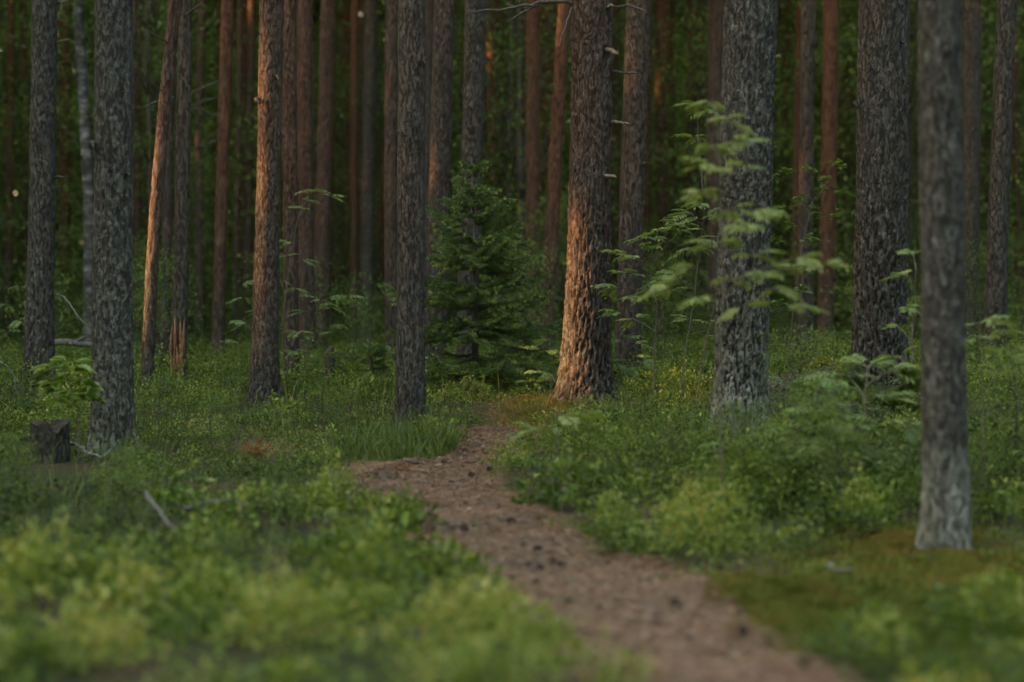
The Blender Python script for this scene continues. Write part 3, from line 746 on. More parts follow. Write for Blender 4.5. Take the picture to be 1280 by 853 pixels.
# ------------------------------------------------------------------ young spruce
def spruce_mesh(seed, H, R, whorls, per, bare=.0):
    r = np.random.default_rng(seed)
    g = Geo(); t = np.linspace(0, 1, 12)
    g.tube(np.stack([.02 * np.sin(t * 4), .02 * np.cos(t * 5) - .02, t * H], 1), .032 * (1 - .93 * t) + .002, 9)
    P_, A_, N_, L_, T_ = [], [], [], [], []
    def shoot(p0, p1, tip_bright):
        L = np.linalg.norm(p1 - p0); n = max(6, int(L / .0030))
        s = r.random(n); ax = unit(p1 - p0)
        q = rand_dirs(n, .25, r); q = unit(q - (q @ ax)[:, None] * ax)
        P_.append(p0 + s[:, None] * (p1 - p0)); A_.append(unit(q * .85 + ax * .65)); N_.append(np.cross(q, ax) + rand_dirs(n, 0, r) * .3)
        L_.append(r.uniform(.017, .026, n)); T_.append(np.clip(.30 + tip_bright * s * .75 + r.normal(size=n) * .12, 0, 1))
    for w in range(whorls):
        u = (w + .5 + r.uniform(-.2, .2)) / whorls
        h = H * (.03 + .94 * u + r.uniform(-.014, .014))
        bl = R * (1 - u) ** .92 * r.uniform(.65, 1.25) + .05
        for k in range(per):
            a = (k + r.uniform(-.4, .4)) / per * 6.28 + w * 1.3
            L = bl * r.choice([.35, .8, 1.0, 1.25, 1.45]) * r.uniform(.85, 1.1); hk = h + r.uniform(-.05, .05)
            q = np.linspace(0, 1, 9)
            sag = (-.30 * (1 - u) + .10) * L
            pts = np.stack([np.cos(a) * L * q, np.sin(a) * L * q, hk + sag * np.sin(q * 1.9) + .10 * L * q ** 3 + u * .35 * L * q], 1)
            g.tube(pts, np.linspace(.007 * (1 - .6 * u), .002, 9), 5)
            side = np.array([-math.sin(a), math.cos(a), 0])
            nt = max(4, int(L / .036))
            for j in range(nt):
                s = .16 + .84 * (j + .5) / nt
                p = np.array([np.interp(s, q, pts[:, c]) for c in range(3)])
                fwd = unit(np.array([math.cos(a), math.sin(a), -.05]))
                for sg in (-1, 1):
                    tl = (.06 + .42 * L * (1 - s) ** .8 * (s ** .3)) * r.uniform(.6, 1.2)
                    tp = p + (fwd * .75 + side * sg * r.uniform(.6, 1.0)) * tl + np.array([0, 0, r.uniform(-.30, .06) * tl])
                    shoot(p, tp, .75 if r.random() < .5 else .25)
                    g.tube(np.array([p, tp]), [.002, .001], 3, None, False)
            for j in range(len(pts) - 1): 
                if j > 0: shoot(pts[j], pts[j + 1], .1 + .5 * (j == len(pts) - 2))
    P_, A_, N_, L_, T_ = map(np.concatenate, (P_, A_, N_, L_, T_))
    V, Fq, k = leaves(P_, A_, N_, L_, .0078, .1, False)
    return g.mesh('trunk', M['twig']), make_mesh('crown', V, Fq, {'tint': np.repeat(T_, k)}, False, [M['needle']])
def spruce(x, y, d, H, R, wh, per, seed, label):
    p = P(x, y, d); p[2] = float(ter(p[0], p[1])) - .02
    e = tag(empty('young_spruce', p), label, 'spruce')
    a, b = spruce_mesh(seed, H, R, wh, per)
    add_obj('trunk', a, e); add_obj('crown', b, e)
spruce(592, 508, 20.6, 2.08, .84, 14, 8, 15, 'young dark green spruce growing beside the path, drooping branches down to the ground')
spruce(655, 495, 21.6, .62, .42, 6, 6, 6, 'small low spruce tucked between the young spruce and the biggest pine')
spruce(462, 452, 21.2, .52, .55, 4, 6, 7, 'low spreading spruce bough seen behind the pine at the path edge')

# ------------------------------------------------------------------ rowan saplings
class Leafset:
    def __init__(s): s.p, s.a, s.n, s.l, s.w, s.t = [], [], [], [], [], []
    def add(s, p, a, n, l, w, t):
        p = np.atleast_2d(p); k = len(p)
        s.p.append(p); s.a.append(np.broadcast_to(a, (k, 3))); s.n.append(np.broadcast_to(n, (k, 3)))
        s.l.append(np.broadcast_to(l, (k,))); s.w.append(np.broadcast_to(w, (k,))); s.t.append(np.broadcast_to(t, (k,)))
    def mesh(s, name, mat):
        V, Fq, k = leaves(*map(np.concatenate, (s.p, s.a, s.n, s.l, s.w)), .2, True)
        return make_mesh(name, V, Fq, {'tint': np.repeat(np.clip(np.concatenate(s.t), 0, 1), k)}, False, [mat])
def compound(ls, g, p0, az, el, L, pairs, tint, r):
    """one pinnate leaf: a rachis with paired leaflets"""
    dirh = np.array([math.cos(az), math.sin(az), 0]); side0 = np.array([-math.sin(az), math.cos(az), 0])
    q = np.linspace(0, 1, 7)
    pts = p0 + np.outer(q, dirh) * L * math.cos(el) + np.outer(q * math.sin(el) - .30 * q ** 2, [0, 0, 1]) * L
    g.tube(pts, np.linspace(.0022, .001, 7), 4, None, False)
    roll = r.uniform(-.35, .35)
    side = side0 * math.cos(roll) + np.array([0, 0, 1]) * math.sin(roll)
    for k in range(pairs + 1):
        s = .28 + .72 * k / pairs
        p = np.array([np.interp(s, q, pts[:, c]) for c in range(3)])
        tang = unit(np.array([np.interp(min(1, s + .05), q, pts[:, c]) - np.interp(s - .08, q, pts[:, c]) for c in range(3)]))
        up = unit(np.cross(tang, side)); up = up if up[2] > 0 else -up
        ll = L * .34 * (1 - .30 * abs(s - .62) / .4) * r.uniform(.85, 1.1)
        if k == pairs:
            ls.add(p, tang, up, ll, ll * .36, tint + r.normal() * .08); continue
        for sg in (-1, 1):
            a = unit(tang * .5 + side * sg + np.array([0, 0, r.uniform(-.22, .05)]))
            ls.add(p, a, up + r.normal(size=3) * .2, ll, ll * .36, tint + r.normal() * .10)
def sapling(name, label, cat, foot_px, stem_px, d, clusters, nleaf, L, tint, mat='rowan', seed=0, stemr=.007, group=None, broad=False, dspread=.25):
    r = np.random.default_rng(500 + seed)
    foot = P(*foot_px, d); foot[2] = float(ter(foot[0], foot[1])) - .02
    e = tag(empty(name, foot), label, cat, group)
    pts = [np.zeros(3)] + [P(x, y, d) - foot for (x, y) in stem_px]
    pts = np.array(pts); n = len(pts)
    t = np.linspace(0, n - 1, 6 * n)
    W = np.stack([np.interp(t, np.arange(n), pts[:, c]) for c in range(3)], 1)
    W[1:-1] = (W[:-2] + W[1:-1] * 2 + W[2:]) / 4
    g = Geo(); g.tube(W, np.linspace(stemr, stemr * .35, len(W)), 7)
    ls = Leafset()
    for (cx, cy) in clusters:
        c = P(cx, cy, d + r.uniform(-dspread, dspread)) - foot
        i = int(np.argmin(np.linalg.norm(W - c - np.array([0, 0, -.10]), axis=1)))
        s = W[i]; q = np.linspace(0, 1, 5)[:, None]
        if np.linalg.norm(c - s) > .03:
            g.tube(s + (c - s) * q + np.array([0, 0, .03]) * q * (1 - q), np.linspace(stemr * .4, .0018, 5), 5)
        main = math.atan2(c[1] - s[1], c[0] - s[0])
        for k in range(nleaf):
            az = main + r.uniform(-1.5, 1.5) if np.linalg.norm((c - s)[:2]) > .04 else r.uniform(0, 6.28)
            tt = tint + r.normal() * .10
            if broad:
                for _ in range(3):
                    a = np.array([math.cos(az), math.sin(az), r.uniform(-.3, .25)]); az += r.uniform(.5, 1.2)
                    ls.add(c + r.normal(size=3) * .02, a, np.array([0, 0, 1.]) + r.normal(size=3) * .25, L * r.uniform(.7, 1.15), L * .55, tt + r.normal() * .08)
            else:
                compound(ls, g, c, az, r.uniform(-.15, .55), L * r.uniform(.7, 1.15), int(r.integers(5, 8)), tt, r)
    add_obj('stem', g.mesh('stem', M['stemg']), e)
    add_obj('foliage', ls.mesh('foliage', M[mat]), e)
RG = None
sapling('rowan_sapling', 'tall out-of-focus rowan with bright leaf layers veiling the lichen-grey pine', 'rowan', (905, 600), [(898, 480), (905, 360), (900, 240), (896, 130)], 11.8,
        [(885, 128), (905, 150), (890, 182), (925, 180), (885, 205), (915, 212), (880, 240), (912, 262), (945, 262), (928, 282), (895, 305), (938, 318), (870, 335), (910, 348), (950, 345), (985, 335), (880, 372), (925, 385), (965, 362), (1000, 322), (1030, 330), (850, 350), (835, 362), (990, 385)], 5, 0.145, 0.95, seed=1, stemr=.006)
sapling('rowan_sapling', 'thin rowan with pale green leaf tiers in front of the brown pine foot', 'rowan', (817, 476), [(818, 430), (822, 382), (812, 330)], 18.2,
        [(800, 300), (775, 318), (790, 322), (808, 310), (822, 290), (840, 282), (785, 345), (770, 360), (812, 362), (800, 372), (835, 365), (775, 392), (795, 400), (850, 290), (865, 300)], 4, 0.17, 0.6, seed=2, stemr=.0065)
sapling('rowan_sapling', 'slender rowan with a dark bowed stem standing free beside the tall lichen-grey pine', 'rowan', (848, 507), [(855, 450), (868, 370), (873, 320), (880, 260)], 18.0,
        [(865, 268), (880, 275), (895, 262), (850, 280), (835, 300), (868, 310), (888, 300), (845, 345), (830, 352), (862, 400), (890, 402), (905, 410), (880, 255), (870, 130), (885, 137), (872, 172)], 4, 0.17, 0.65, seed=3, stemr=.0075)
sapling('rowan_sapling', 'rowan stem leaning behind the foot of the tall lichen-grey pine', 'rowan', (869, 497), [(880, 440), (892, 386), (905, 320)], 18.4,
        [(900, 380), (912, 340), (880, 420)], 3, 0.176, .42, seed=4, stemr=.0075)
sapling('rowan_sapling', 'bushy rowan spreading low leaves before the massive dark pine', 'rowan', (1085, 600), [(1085, 560), (1080, 500), (1085, 465)], 13.7,
        [(1085, 460), (1060, 470), (1110, 465), (1130, 480), (1040, 490), (1075, 490), (1105, 500), (1140, 505), (1030, 520), (1060, 525), (1095, 530), (1130, 535), (1010, 545), (1040, 555), (1075, 560), (1110, 565), (1140, 560), (995, 575), (1025, 585), (1060, 590), (1000, 540), (1120, 590)], 8, 0.25, 0.62, seed=5, stemr=.009, dspread=.4)
sapling('rowan_sapling', 'low blurred rowan shoots under the tall lichen-grey pine', 'rowan', (930, 600), [(925, 570), (930, 545)], 13.6,
        [(905, 560), (935, 550), (955, 560), (920, 580), (960, 585), (890, 585), (975, 600), (985, 570)], 4, 0.2, 0.6, seed=15, stemr=.005)
sapling('rowan_sapling', 'upright rowan with bright tip leaves before the scaly brown pine', 'rowan', (356, 482), [(353, 400), (362, 330), (373, 268)], 20.3,
        [(375, 240), (390, 238), (385, 250), (410, 245), (378, 262), (365, 305), (355, 322), (378, 325), (350, 350), (366, 360)], 3, 0.13, 0.5, seed=6, stemr=.006)
sapling('rowan_sapling', 'leafy rowan clump at the foot of the scaly brown pine', 'rowan', (378, 490), [(382, 440), (395, 390), (400, 370)], 20.6,
        [(400, 375), (385, 390), (415, 385), (430, 372), (375, 415), (395, 420), (410, 410), (370, 440), (390, 450), (405, 445), (360, 465), (380, 470), (420, 370)], 3, 0.176, .50, seed=7, stemr=.006)
sapling('oak_sapling', 'small oak sapling with broad green leaves beside the thick pine and the stump', 'oak', (98, 552), [(99, 520), (92, 490), (80, 462)], 15.2,
        [(78, 455), (60, 462), (95, 460), (85, 475), (68, 482), (100, 478), (110, 490), (90, 495), (75, 500)], 3, 0.115, .62, 'oak', 8, .005, broad=True, dspread=.12)
sapling('rowan_seedling', 'small blurred rowan sprig in front of the biggest pine foot', 'rowan', (697, 600), [(697, 565), (698, 530)], 13.4,
        [(697, 520), (685, 532), (712, 530), (725, 515), (670, 540), (700, 545)], 3, 0.19, 0.75, seed=9, stemr=.0035)
sapling('rowan_sapling', 'blurred rowan shoot growing just beyond the blurred grey pine, by its shaded side', 'rowan', (1228, 560), [(1228, 500), (1225, 430), (1222, 410)], 13.2,
        [(1225, 405), (1215, 425), (1240, 400), (1255, 412), (1222, 440), (1260, 435), (1245, 470), (1270, 450)], 3, 0.16, 0.8, seed=10, stemr=.005)
sapling('rowan_sapling', 'rowan leaves pushing out between the massive dark pine and the blurred grey pine', 'rowan', (1140, 560), [(1138, 470), (1142, 400), (1145, 330)], 14.5,
        [(1142, 320), (1135, 345), (1148, 370), (1130, 385), (1140, 405), (1125, 410), (1145, 435), (1130, 450)], 3, 0.16, 0.7, seed=11, stemr=.005)
sapling('leafy_sapling', 'thin sapling with small dark leaves crossing the grey-brown pine', 'sapling', (985, 470), [(990, 400), (1000, 320), (1015, 250), (1045, 225)], 20.5,
        [(1045, 205), (1030, 235), (1010, 210), (985, 215), (970, 222), (1000, 250), (1020, 262), (975, 262), (1055, 240), (990, 285), (1010, 300), (1040, 270), (970, 300), (985, 330), (1005, 340), (1030, 225), (1000, 360), (975, 380), (1015, 390)], 4, 0.074, .35, 'oak', 12, .006, broad=True, dspread=.3)
sapling('rowan_sapling', 'rowan shoot with pale leaves growing against the foot of the brown pine', 'rowan', (775, 500), [(777, 460), (780, 420)], 19.2,
        [(778, 425), (765, 435), (795, 430), (770, 455), (790, 460), (805, 450)], 3, 0.176, .42, seed=13, stemr=.005)
sapling('rowan_sapling', 'small rowan growing between the young spruce and the biggest pine', 'rowan', (690, 498), [(688, 470), (686, 440)], 19.6,
        [(688, 425), (680, 440), (694, 450), (676, 465), (690, 475), (668, 480)], 3, 0.176, .48, seed=14, stemr=.004)
for q, (x, y, w, lab) in enumerate([(318, 350, 0, 'leaf tuft of a small rowan peeping out behind the sunlit stout pine'), (1262, 470, 0, 'rowan seedling on the slope beyond the dark edge pine'), (960, 470, 0, 'small rowan seedling next to the twig heap'), (20, 360, 0, 'leafy seedling before the dark wood by the broad grey pine')]):
    d = (19.9, 19, 17.6, 22)[q]
    gy = (485, 505, 505, 490)[q]
    sapling('rowan_seedling', lab, 'rowan', (x, gy), [(x + 2, (y + gy) / 2), (x, y)], d, [(x, y), (x + 12, y + 15), (x - 10, y + 22), (x + 8, y + 40), (x - 8, y + 55), (x + 14, y + 60), (x - 14, y + 80)], 3, 0.176, .5, seed=20 + q, stemr=.004)

# ------------------------------------------------------------------ ground cover
def zone(px, py, zs):
    v = np.zeros_like(px)
    for (x, y, sx, sy, a) in zs: v = v + a * np.exp(-((px - x) / sx) ** 2 - ((py - y) / sy) ** 2)
    return v
H_ZONES = [(1005, 520, 60, 26, -.12), (65, 592, 60, 28, -.2), (130, 585, 60, 20, -.07), (860, 640, 190, 60, .17), (1080, 600, 130, 40, .02), (1190, 712, 90, 30, -.15), (922, 568, 55, 26, -.12), (960, 560, 60, 30, .10), (1250, 560, 60, 60, .15), (300, 780, 330, 60, .04), (640, 830, 120, 40, .12), (90, 540, 50, 25, .10), (540, 800, 80, 30, .06), (1150, 740, 160, 35, -.12), (1240, 700, 70, 30, -.08), (1000, 730, 70, 20, -.04), (650, 522, 70, 18, -.14), (470, 585, 60, 12, -.12), (350, 560, 150, 25, -.04), (860, 530, 80, 25, .02), (930, 700, 60, 20, .02)]
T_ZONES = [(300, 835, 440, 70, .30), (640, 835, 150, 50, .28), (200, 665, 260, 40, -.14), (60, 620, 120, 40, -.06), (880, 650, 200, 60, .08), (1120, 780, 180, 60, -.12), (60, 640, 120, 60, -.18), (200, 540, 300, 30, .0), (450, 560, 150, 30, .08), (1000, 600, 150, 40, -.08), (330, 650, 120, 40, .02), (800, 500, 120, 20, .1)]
D_ZONES = [(62, 592, 52, 26, -1.1), (650, 522, 60, 16, -.75), (480, 586, 50, 10, -.7), (1150, 722, 150, 28, -.55), (1110, 790, 150, 50, -.2), (1205, 690, 60, 20, -.5), (1010, 510, 60, 26, -.95), (700, 500, 50, 8, -.4)]
def scatter(d0, d1, dens, seed, margin=1.3):
    r = np.random.default_rng(seed)
    hw = .212 * d1 + margin
    n = int(dens * 2 * hw * (d1 - d0))
    X = r.uniform(-hw, hw, n); Y = r.uniform(d0, d1, n)
    k = np.abs(X) < .212 * Y + margin
    return X[k], Y[k], r
def trunk_clear(X, Y):
    ok = np.ones(len(X), bool)
    for xb, (e, f, d) in TREE.items():
        ok &= np.hypot(X - f[0], Y - f[1]) > (.05 + [t[3] for t in PINES if t[0] == xb][0] / 2 / F * d)
    return ok
def build_cover():
    VV, FF, TT = [], [], []; off = 0
    def put(pos, axis, nrm, ll, tint, r, wd=.55):
        nonlocal off
        V, Fq, k = leaves(pos, axis, nrm, ll, ll * wd, .2, False)
        VV.append(V); FF.append(Fq + off); off += len(V); TT.append(np.repeat(tint, k))
    # low carpet everywhere
    for (d0, d1, dens, M_, L, sd) in [(4.2, 9, 60, 14, .026, 1), (9, 13, 75, 14, .022, 2), (13, 20, 100, 14, .020, 3), (20, 30, 75, 20, .029, 4), (30, 46, 24, 16, .052, 5)]:
        X, Y, r = scatter(d0, d1, dens, 40 + sd)
        Z = ter(X, Y); px, py = pix(X, Y, Z)
        pin = path_in(X, Y)
        patch = noise2(X, Y, 21, 3, 1.6); clump = noise2(X, Y, 23, 2, .55)
        keep = (pin < r.uniform(-.10, .13, len(X))) & (r.random(len(X)) < np.clip(1 + zone(px, py, D_ZONES), .04, 1) * (.62 + .4 * patch + .3 * clump)) & trunk_clear(X, Y)
        X, Y, Z, px, py, pin, patch, clump = (a[keep] for a in (X, Y, Z, px, py, pin, patch, clump))
        far = d0 >= 20
        Hh = (np.clip(.17 + .09 * patch + .09 * clump + zone(px, py, H_ZONES), .04, .5) * 1.2 if far else np.clip(.085 + .03 * patch + .3 * zone(px, py, H_ZONES), .03, .16)) * r.uniform(.6, 1.25, len(X)) * np.clip(.35 + (-pin) / .35, .3, 1)
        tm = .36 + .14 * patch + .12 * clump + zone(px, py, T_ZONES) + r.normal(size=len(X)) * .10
        m = np.maximum(4, (M_ * (.6 + Hh / .25) * r.uniform(.7, 1.3, len(X)))).astype(int)
        n = m.sum(); idx = np.repeat(np.arange(len(X)), m)
        a = r.uniform(0, 6.28, n); rad = np.sqrt(r.random(n)) * (.05 + .35 * Hh[idx])
        hh = Hh[idx] * (1 - (rad / (.05 + .4 * Hh[idx])) ** 2 * .45) * r.uniform(.25, 1.0, n)
        pos = np.stack([X[idx] + rad * np.cos(a), Y[idx] + rad * np.sin(a), Z[idx] + hh], 1)
        axis = unit(np.stack([np.cos(a), np.sin(a), r.uniform(-.2, .9, n)], 1) + r.normal(size=(n, 3)) * .5)
        nrm = np.array([0, 0, 1.]) + r.normal(size=(n, 3)) * .55
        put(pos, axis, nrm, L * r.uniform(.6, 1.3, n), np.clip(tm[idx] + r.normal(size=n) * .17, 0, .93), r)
    # little domed bushes of bilberry, standing apart with dark gaps between
    for (d0, d1, dens, nl, L, sd) in [(4.2, 9, 12, 240, .033, 6), (9, 13, 11, 230, .033, 7), (13, 20.5, 12, 190, .026, 8)]:
        X, Y, r = scatter(d0, d1, dens, 40 + sd)
        Z = ter(X, Y); px, py = pix(X, Y, Z); pin = path_in(X, Y)
        patch = noise2(X, Y, 21, 3, 1.6); clump = noise2(X, Y, 24, 2, .9)
        Rb = r.uniform(.09, .21, len(X))
        keep = (pin < -Rb * .45) & (r.random(len(X)) < np.clip(1 + zone(px, py, D_ZONES), .02, 1) * np.clip(.66 + .5 * clump, .1, 1)) & trunk_clear(X, Y)
        X, Y, Z, px, py, pin, patch, clump, Rb = (a[keep] for a in (X, Y, Z, px, py, pin, patch, clump, Rb))
        Hh = np.clip(.15 + .07 * patch + .07 * clump + zone(px, py, H_ZONES), .05, .5) * r.uniform(.6, 1.35, len(X)) * np.clip(.45 + (-pin) / .5, .4, 1)
        Hh = Hh * (.85 if d0 < 9 else .9); Rb = Rb * np.clip(.6 + Hh * 2.2, .6, 1.4)
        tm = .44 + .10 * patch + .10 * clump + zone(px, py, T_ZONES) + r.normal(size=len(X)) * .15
        kind = r.random(len(X)); cs = np.where(kind < .14, r.uniform(1.4, 2.0, len(X)), r.uniform(.8, 1.15, len(X)))
        m = np.maximum(25, nl * (Rb / .16) ** 1.6 * (.5 + Hh / .3) / cs ** 1.7).astype(int)
        n = m.sum(); idx = np.repeat(np.arange(len(X)), m)
        th = r.uniform(0, 6.28, n); u = r.random(n); ce = np.sqrt(1 - u ** 2)
        sh = 1 - .55 * r.random(n) ** 1.6 + r.normal(size=n) * .10
        wob = 1 + .25 * np.sin(th * 3 + idx * 1.7)
        pos = np.stack([X[idx] + Rb[idx] * ce * np.cos(th) * sh * wob, Y[idx] + Rb[idx] * ce * np.sin(th) * sh * wob, Z[idx] + Hh[idx] * (.10 + .9 * u * sh) * (1 + .15 * np.sin(th * 2 + idx))], 1)
        out = np.stack([np.cos(th) * ce, np.sin(th) * ce, u * .8 + .15], 1)
        axis = unit(out * .8 + r.normal(size=(n, 3)) * .55)
        nrm = out * .6 + np.array([0, 0, .7]) + r.normal(size=(n, 3)) * .5
        young = .22 * (u * sh - .55)  # paler towards the bush tops: highlight contrast painted into the leaf colour
        tint = np.clip(tm[idx] + r.normal(size=n) * .15 + young, 0, .94)
        flower = (hash2(idx * 1.0, idx * .7, 3.1) < .05) & (u > .75) & (r.random(n) < .06)
        tint = np.where(flower, r.uniform(.95, 1.0, n), tint)
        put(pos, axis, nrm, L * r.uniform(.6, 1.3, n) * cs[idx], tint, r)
    me = make_mesh('bilberry_undergrowth', np.vstack(VV), np.vstack(FF), {'tint': np.concatenate(TT)}, False, [M['cover']])
    tag(add_obj('bilberry_undergrowth', me), 'low green bilberry bushes covering the forest floor on both sides of the path', 'undergrowth', None, 'stuff')
build_cover()

def blades(X, Y, Z, H, W, r, droop=.5):
    n = len(X); a = r.uniform(0, 6.28, n)
    dirv = np.stack([np.cos(a), np.sin(a), np.zeros(n)], 1); side = np.stack([-np.sin(a), np.cos(a), np.zeros(n)], 1)
    H = H[:, None]; W = W[:, None] if hasattr(W, '__len__') else W
    lean = r.uniform(.1, droop, n)[:, None]
    p0 = np.stack([X, Y, Z], 1); up = np.array([0, 0, 1.])
    p1 = p0 + up * H * .5 + dirv * H * lean * .30; p2 = p0 + up * H * .86 + dirv * H * lean * .85; p3 = p0 + up * H * (.98 - .25 * lean) + dirv * H * lean * 1.35
    V = np.stack([p0 - side * W, p0 + side * W, p1 - side * W * .9, p1 + side * W * .9, p2 - side * W * .6, p2 + side * W * .6, p3 - side * W * .1, p3 + side * W * .1], 1).reshape(-1, 3)
    k = np.arange(n)[:, None] * 8
    return V, np.vstack([k + np.array([[0, 1, 3, 2]]), k + np.array([[2, 3, 5, 4]]), k + np.array([[4, 5, 7, 6]])])
def build_grass():
    VV, FF, TT = [], [], []; off = 0
    G = [(545, 560, 55, 16, 1.0), (515, 552, 35, 12, .9), (330, 525, 190, 22, .30), (230, 560, 120, 25, .22), (850, 545, 100, 20, .35), (640, 600, 30, 10, .25), (1240, 600, 60, 60, .5), (120, 690, 150, 60, .28), (450, 500, 90, 16, .45), (760, 530, 80, 15, .45), (420, 720, 120, 40, .2), (1000, 640, 200, 40, .12)]
    for (d0, d1, dens, sd) in [(4.2, 11, 420, 1), (11, 20, 480, 2), (20, 34, 130, 3)]:
        X, Y, r = scatter(d0, d1, dens, 60 + sd, .6)
        Z = ter(X, Y); px, py = pix(X, Y, Z); pin = path_in(X, Y)
        tuft = np.clip(noise2(X, Y, 33, 3, .6) + .25, 0, 1)
        pr = np.clip(zone(px, py, G), 0, 1.2) * (.35 + tuft) + (.10 if d0 >= 20 else .03 * (.3 + tuft) + .12 * np.clip(tuft - .5, 0, 1))
        k = (r.random(len(X)) < pr) & (pin < -.01) & trunk_clear(X, Y)
        X, Y, Z, px, py = (a[k] for a in (X, Y, Z, px, py))
        big = np.clip(zone(px, py, [(545, 560, 60, 18, 1.0), (515, 552, 40, 14, 1)]), 0, 1)
        H = r.uniform(.10, .27, len(X)) * (1 + .1 * big)
        V, Fq = blades(X, Y, Z, H, .0022 + .0010 * (d0 > 15), r, .75)
        t = np.clip(.42 + r.normal(size=len(X)) * .18 - .12 * big, 0, 1)
        VV.append(V); FF.append(Fq + off); off += len(V); TT.append(np.repeat(t, 8))
    # dense tuft by the path edge
    r = np.random.default_rng(99); c = ground_hit(545, 570); n = 2600
    X = c[0] - .10 + r.normal(size=n) * .30; Y = c[1] + r.normal(size=n) * .36 + .12
    k = path_in(X, Y) < .0; X, Y = X[k], Y[k]; Z = ter(X, Y)
    V, Fq = blades(X, Y, Z, r.uniform(.05, .20, len(X)), .0022, r, 1.1)
    VV.append(V); FF.append(Fq + off); off += len(V); TT.append(np.repeat(np.clip(.30 + r.normal(size=len(X)) * .15, 0, 1), 8))
    me = make_mesh('grass', np.vstack(VV), np.vstack(FF), {'tint': np.concatenate(TT)}, False, [M['grass']])
    tag(add_obj('grass', me), 'fine grass blades growing through the undergrowth and along the path edge', 'grass', None, 'stuff')
build_grass()

def build_moss():
    r = np.random.default_rng(71); VV, FF, TT = [], [], []; off = 0
    for (x, y, sx, sy, n, t0) in [(1130, 715, 90, 25, 15000, .55), (1225, 715, 50, 25, 8000, .6), (1100, 790, 130, 40, 17000, .35), (985, 745, 60, 14, 6000, .5), (1130, 690, 40, 10, 5000, .75), (668, 522, 30, 12, 4500, .7), (695, 507, 25, 6, 1800, .7), (1000, 790, 40, 30, 3000, .5)]:
        c = [ground_hit(x, y)]; c = c[0]
        gx = ground_hit(x + sx * .5, y)[0] - c[0]; gy = abs(ground_hit(x, y - sy * .5)[1] - c[1]) + .02
        X = c[0] + r.normal(size=n) * gx * 1.4; Y = c[1] + r.normal(size=n) * gy * 1.4
        pn = noise2(X, Y, 55, 3, .5)
        k = (path_in(X, Y) < .03 + .1 * pn) & (r.random(n) < .65 + .5 * pn); X, Y, pn = X[k], Y[k], pn[k]; Z = ter(X, Y) + np.abs(noise2(X, Y, 56, 2, .25)) * .03
        m = len(X)
        V, Fq, kk = leaves(np.stack([X, Y, Z], 1), rand_dirs(m, 1.1, r), rand_dirs(m, 0, r), r.uniform(.025, .055, m), .010, .1, False)
        VV.append(V); FF.append(Fq + off); off += len(V); TT.append(np.repeat(np.clip(t0 + .25 * pn + r.normal(size=m) * .12, 0, 1), kk))
    me = make_mesh('moss', np.vstack(VV), np.vstack(FF), {'tint': np.concatenate(TT)}, False, [M['moss']])
    tag(add_obj('moss', me), 'rusty and olive moss carpet near the blurred grey pine and the path edge', 'moss', None, 'stuff')
build_moss()

def build_litter():
    r = np.random.default_rng(81)
    n = 80000
    Y = _rY[0] + (_rY[-1] - _rY[0]) * r.random(n) ** 1.0; L = np.interp(Y, _rY, _rL); R = np.interp(Y, _rY, _rR)
    X = L + (R - L) * r.uniform(-.12, 1.12, n)
    c = ground_hit(668, 520); n2 = 2600
    X = np.concatenate([X, c[0] + r.normal(size=n2) * .32]); Y = np.concatenate([Y, c[1] + r.normal(size=n2) * .7])
    k = path_in(X, Y) > -.14; k[n:] = True; X, Y = X[k], Y[k]; n = len(X)
    Z = ter(X, Y) + np.where(path_in(X, Y) > 0, .030, .010)
    a = r.uniform(0, 6.28, n); ax = np.stack([np.cos(a), np.sin(a), r.uniform(-.12, .25, n)], 1)
    chip = r.random(n) < .10
    Ln = np.where(chip, r.uniform(.010, .038, n), r.uniform(.03, .075, n)); W = np.where(chip, Ln * r.uniform(.4, .8, n), .0042)
    V, Fq, kk = leaves(np.stack([X, Y, Z], 1), ax, np.array([0, 0, 1.]) + r.normal(size=(n, 3)) * .25, Ln, W, .1, False)
    t = np.clip(.48 + r.normal(size=n) * .22, 0, .88); t = np.where(chip, r.uniform(.1, 1, n), t)
    me = make_mesh('needle_litter', V, Fq, {'tint': np.repeat(t, kk)}, False, [M['litter']])
    tag(add_obj('needle_litter', me), 'fallen brown needles and bark chips strewn over the path', 'litter', None, 'stuff')
build_litter()

# ------------------------------------------------------------------ small things on the ground
def cone_mesh():
    V, Fq = [], []; nu, nv = 14, 12
    for j in range(nv + 1):
        t = j / nv; rr = .017 * math.sin(math.pi * min(1, .06 + .94 * t)) ** .7 * (1.15 - .4 * t) 
        for i in range(nu):
            a = i / nu * 6.28 + (j % 2) * .22
            b = 1 + .16 * (1 if (i + j) % 2 else -1)
            V.append((t * .048 - .024, rr * b * math.cos(a), rr * b * math.sin(a)))
    for j in range(nv):
        for i in range(nu): Fq.append((j * nu + i, j * nu + (i + 1) % nu, (j + 1) * nu + (i + 1) % nu, (j + 1) * nu + i))
    return make_mesh('pine_cone', np.array(V), np.array(Fq), None, False, [M['cone']])
CM = cone_mesh()
CONES = [(510, 623), (517, 685), (671, 695), (661, 714), (674, 719), (669, 737), (690, 743), (780, 746), (631, 695), (638, 659), (529, 638), (646, 562), (604, 557), (608, 575), (691, 710), (700, 713), (496, 598), (727, 725), (862, 810), (898, 714), (1000, 838), (600, 548), (618, 566), (565, 610), (545, 640), (580, 668), (476, 622), (470, 600), (625, 640), (655, 690), (712, 762), (820, 790), (760, 712), (930, 800), (590, 600), (556, 585), (612, 590), (640, 578), (750, 770), (845, 765)]
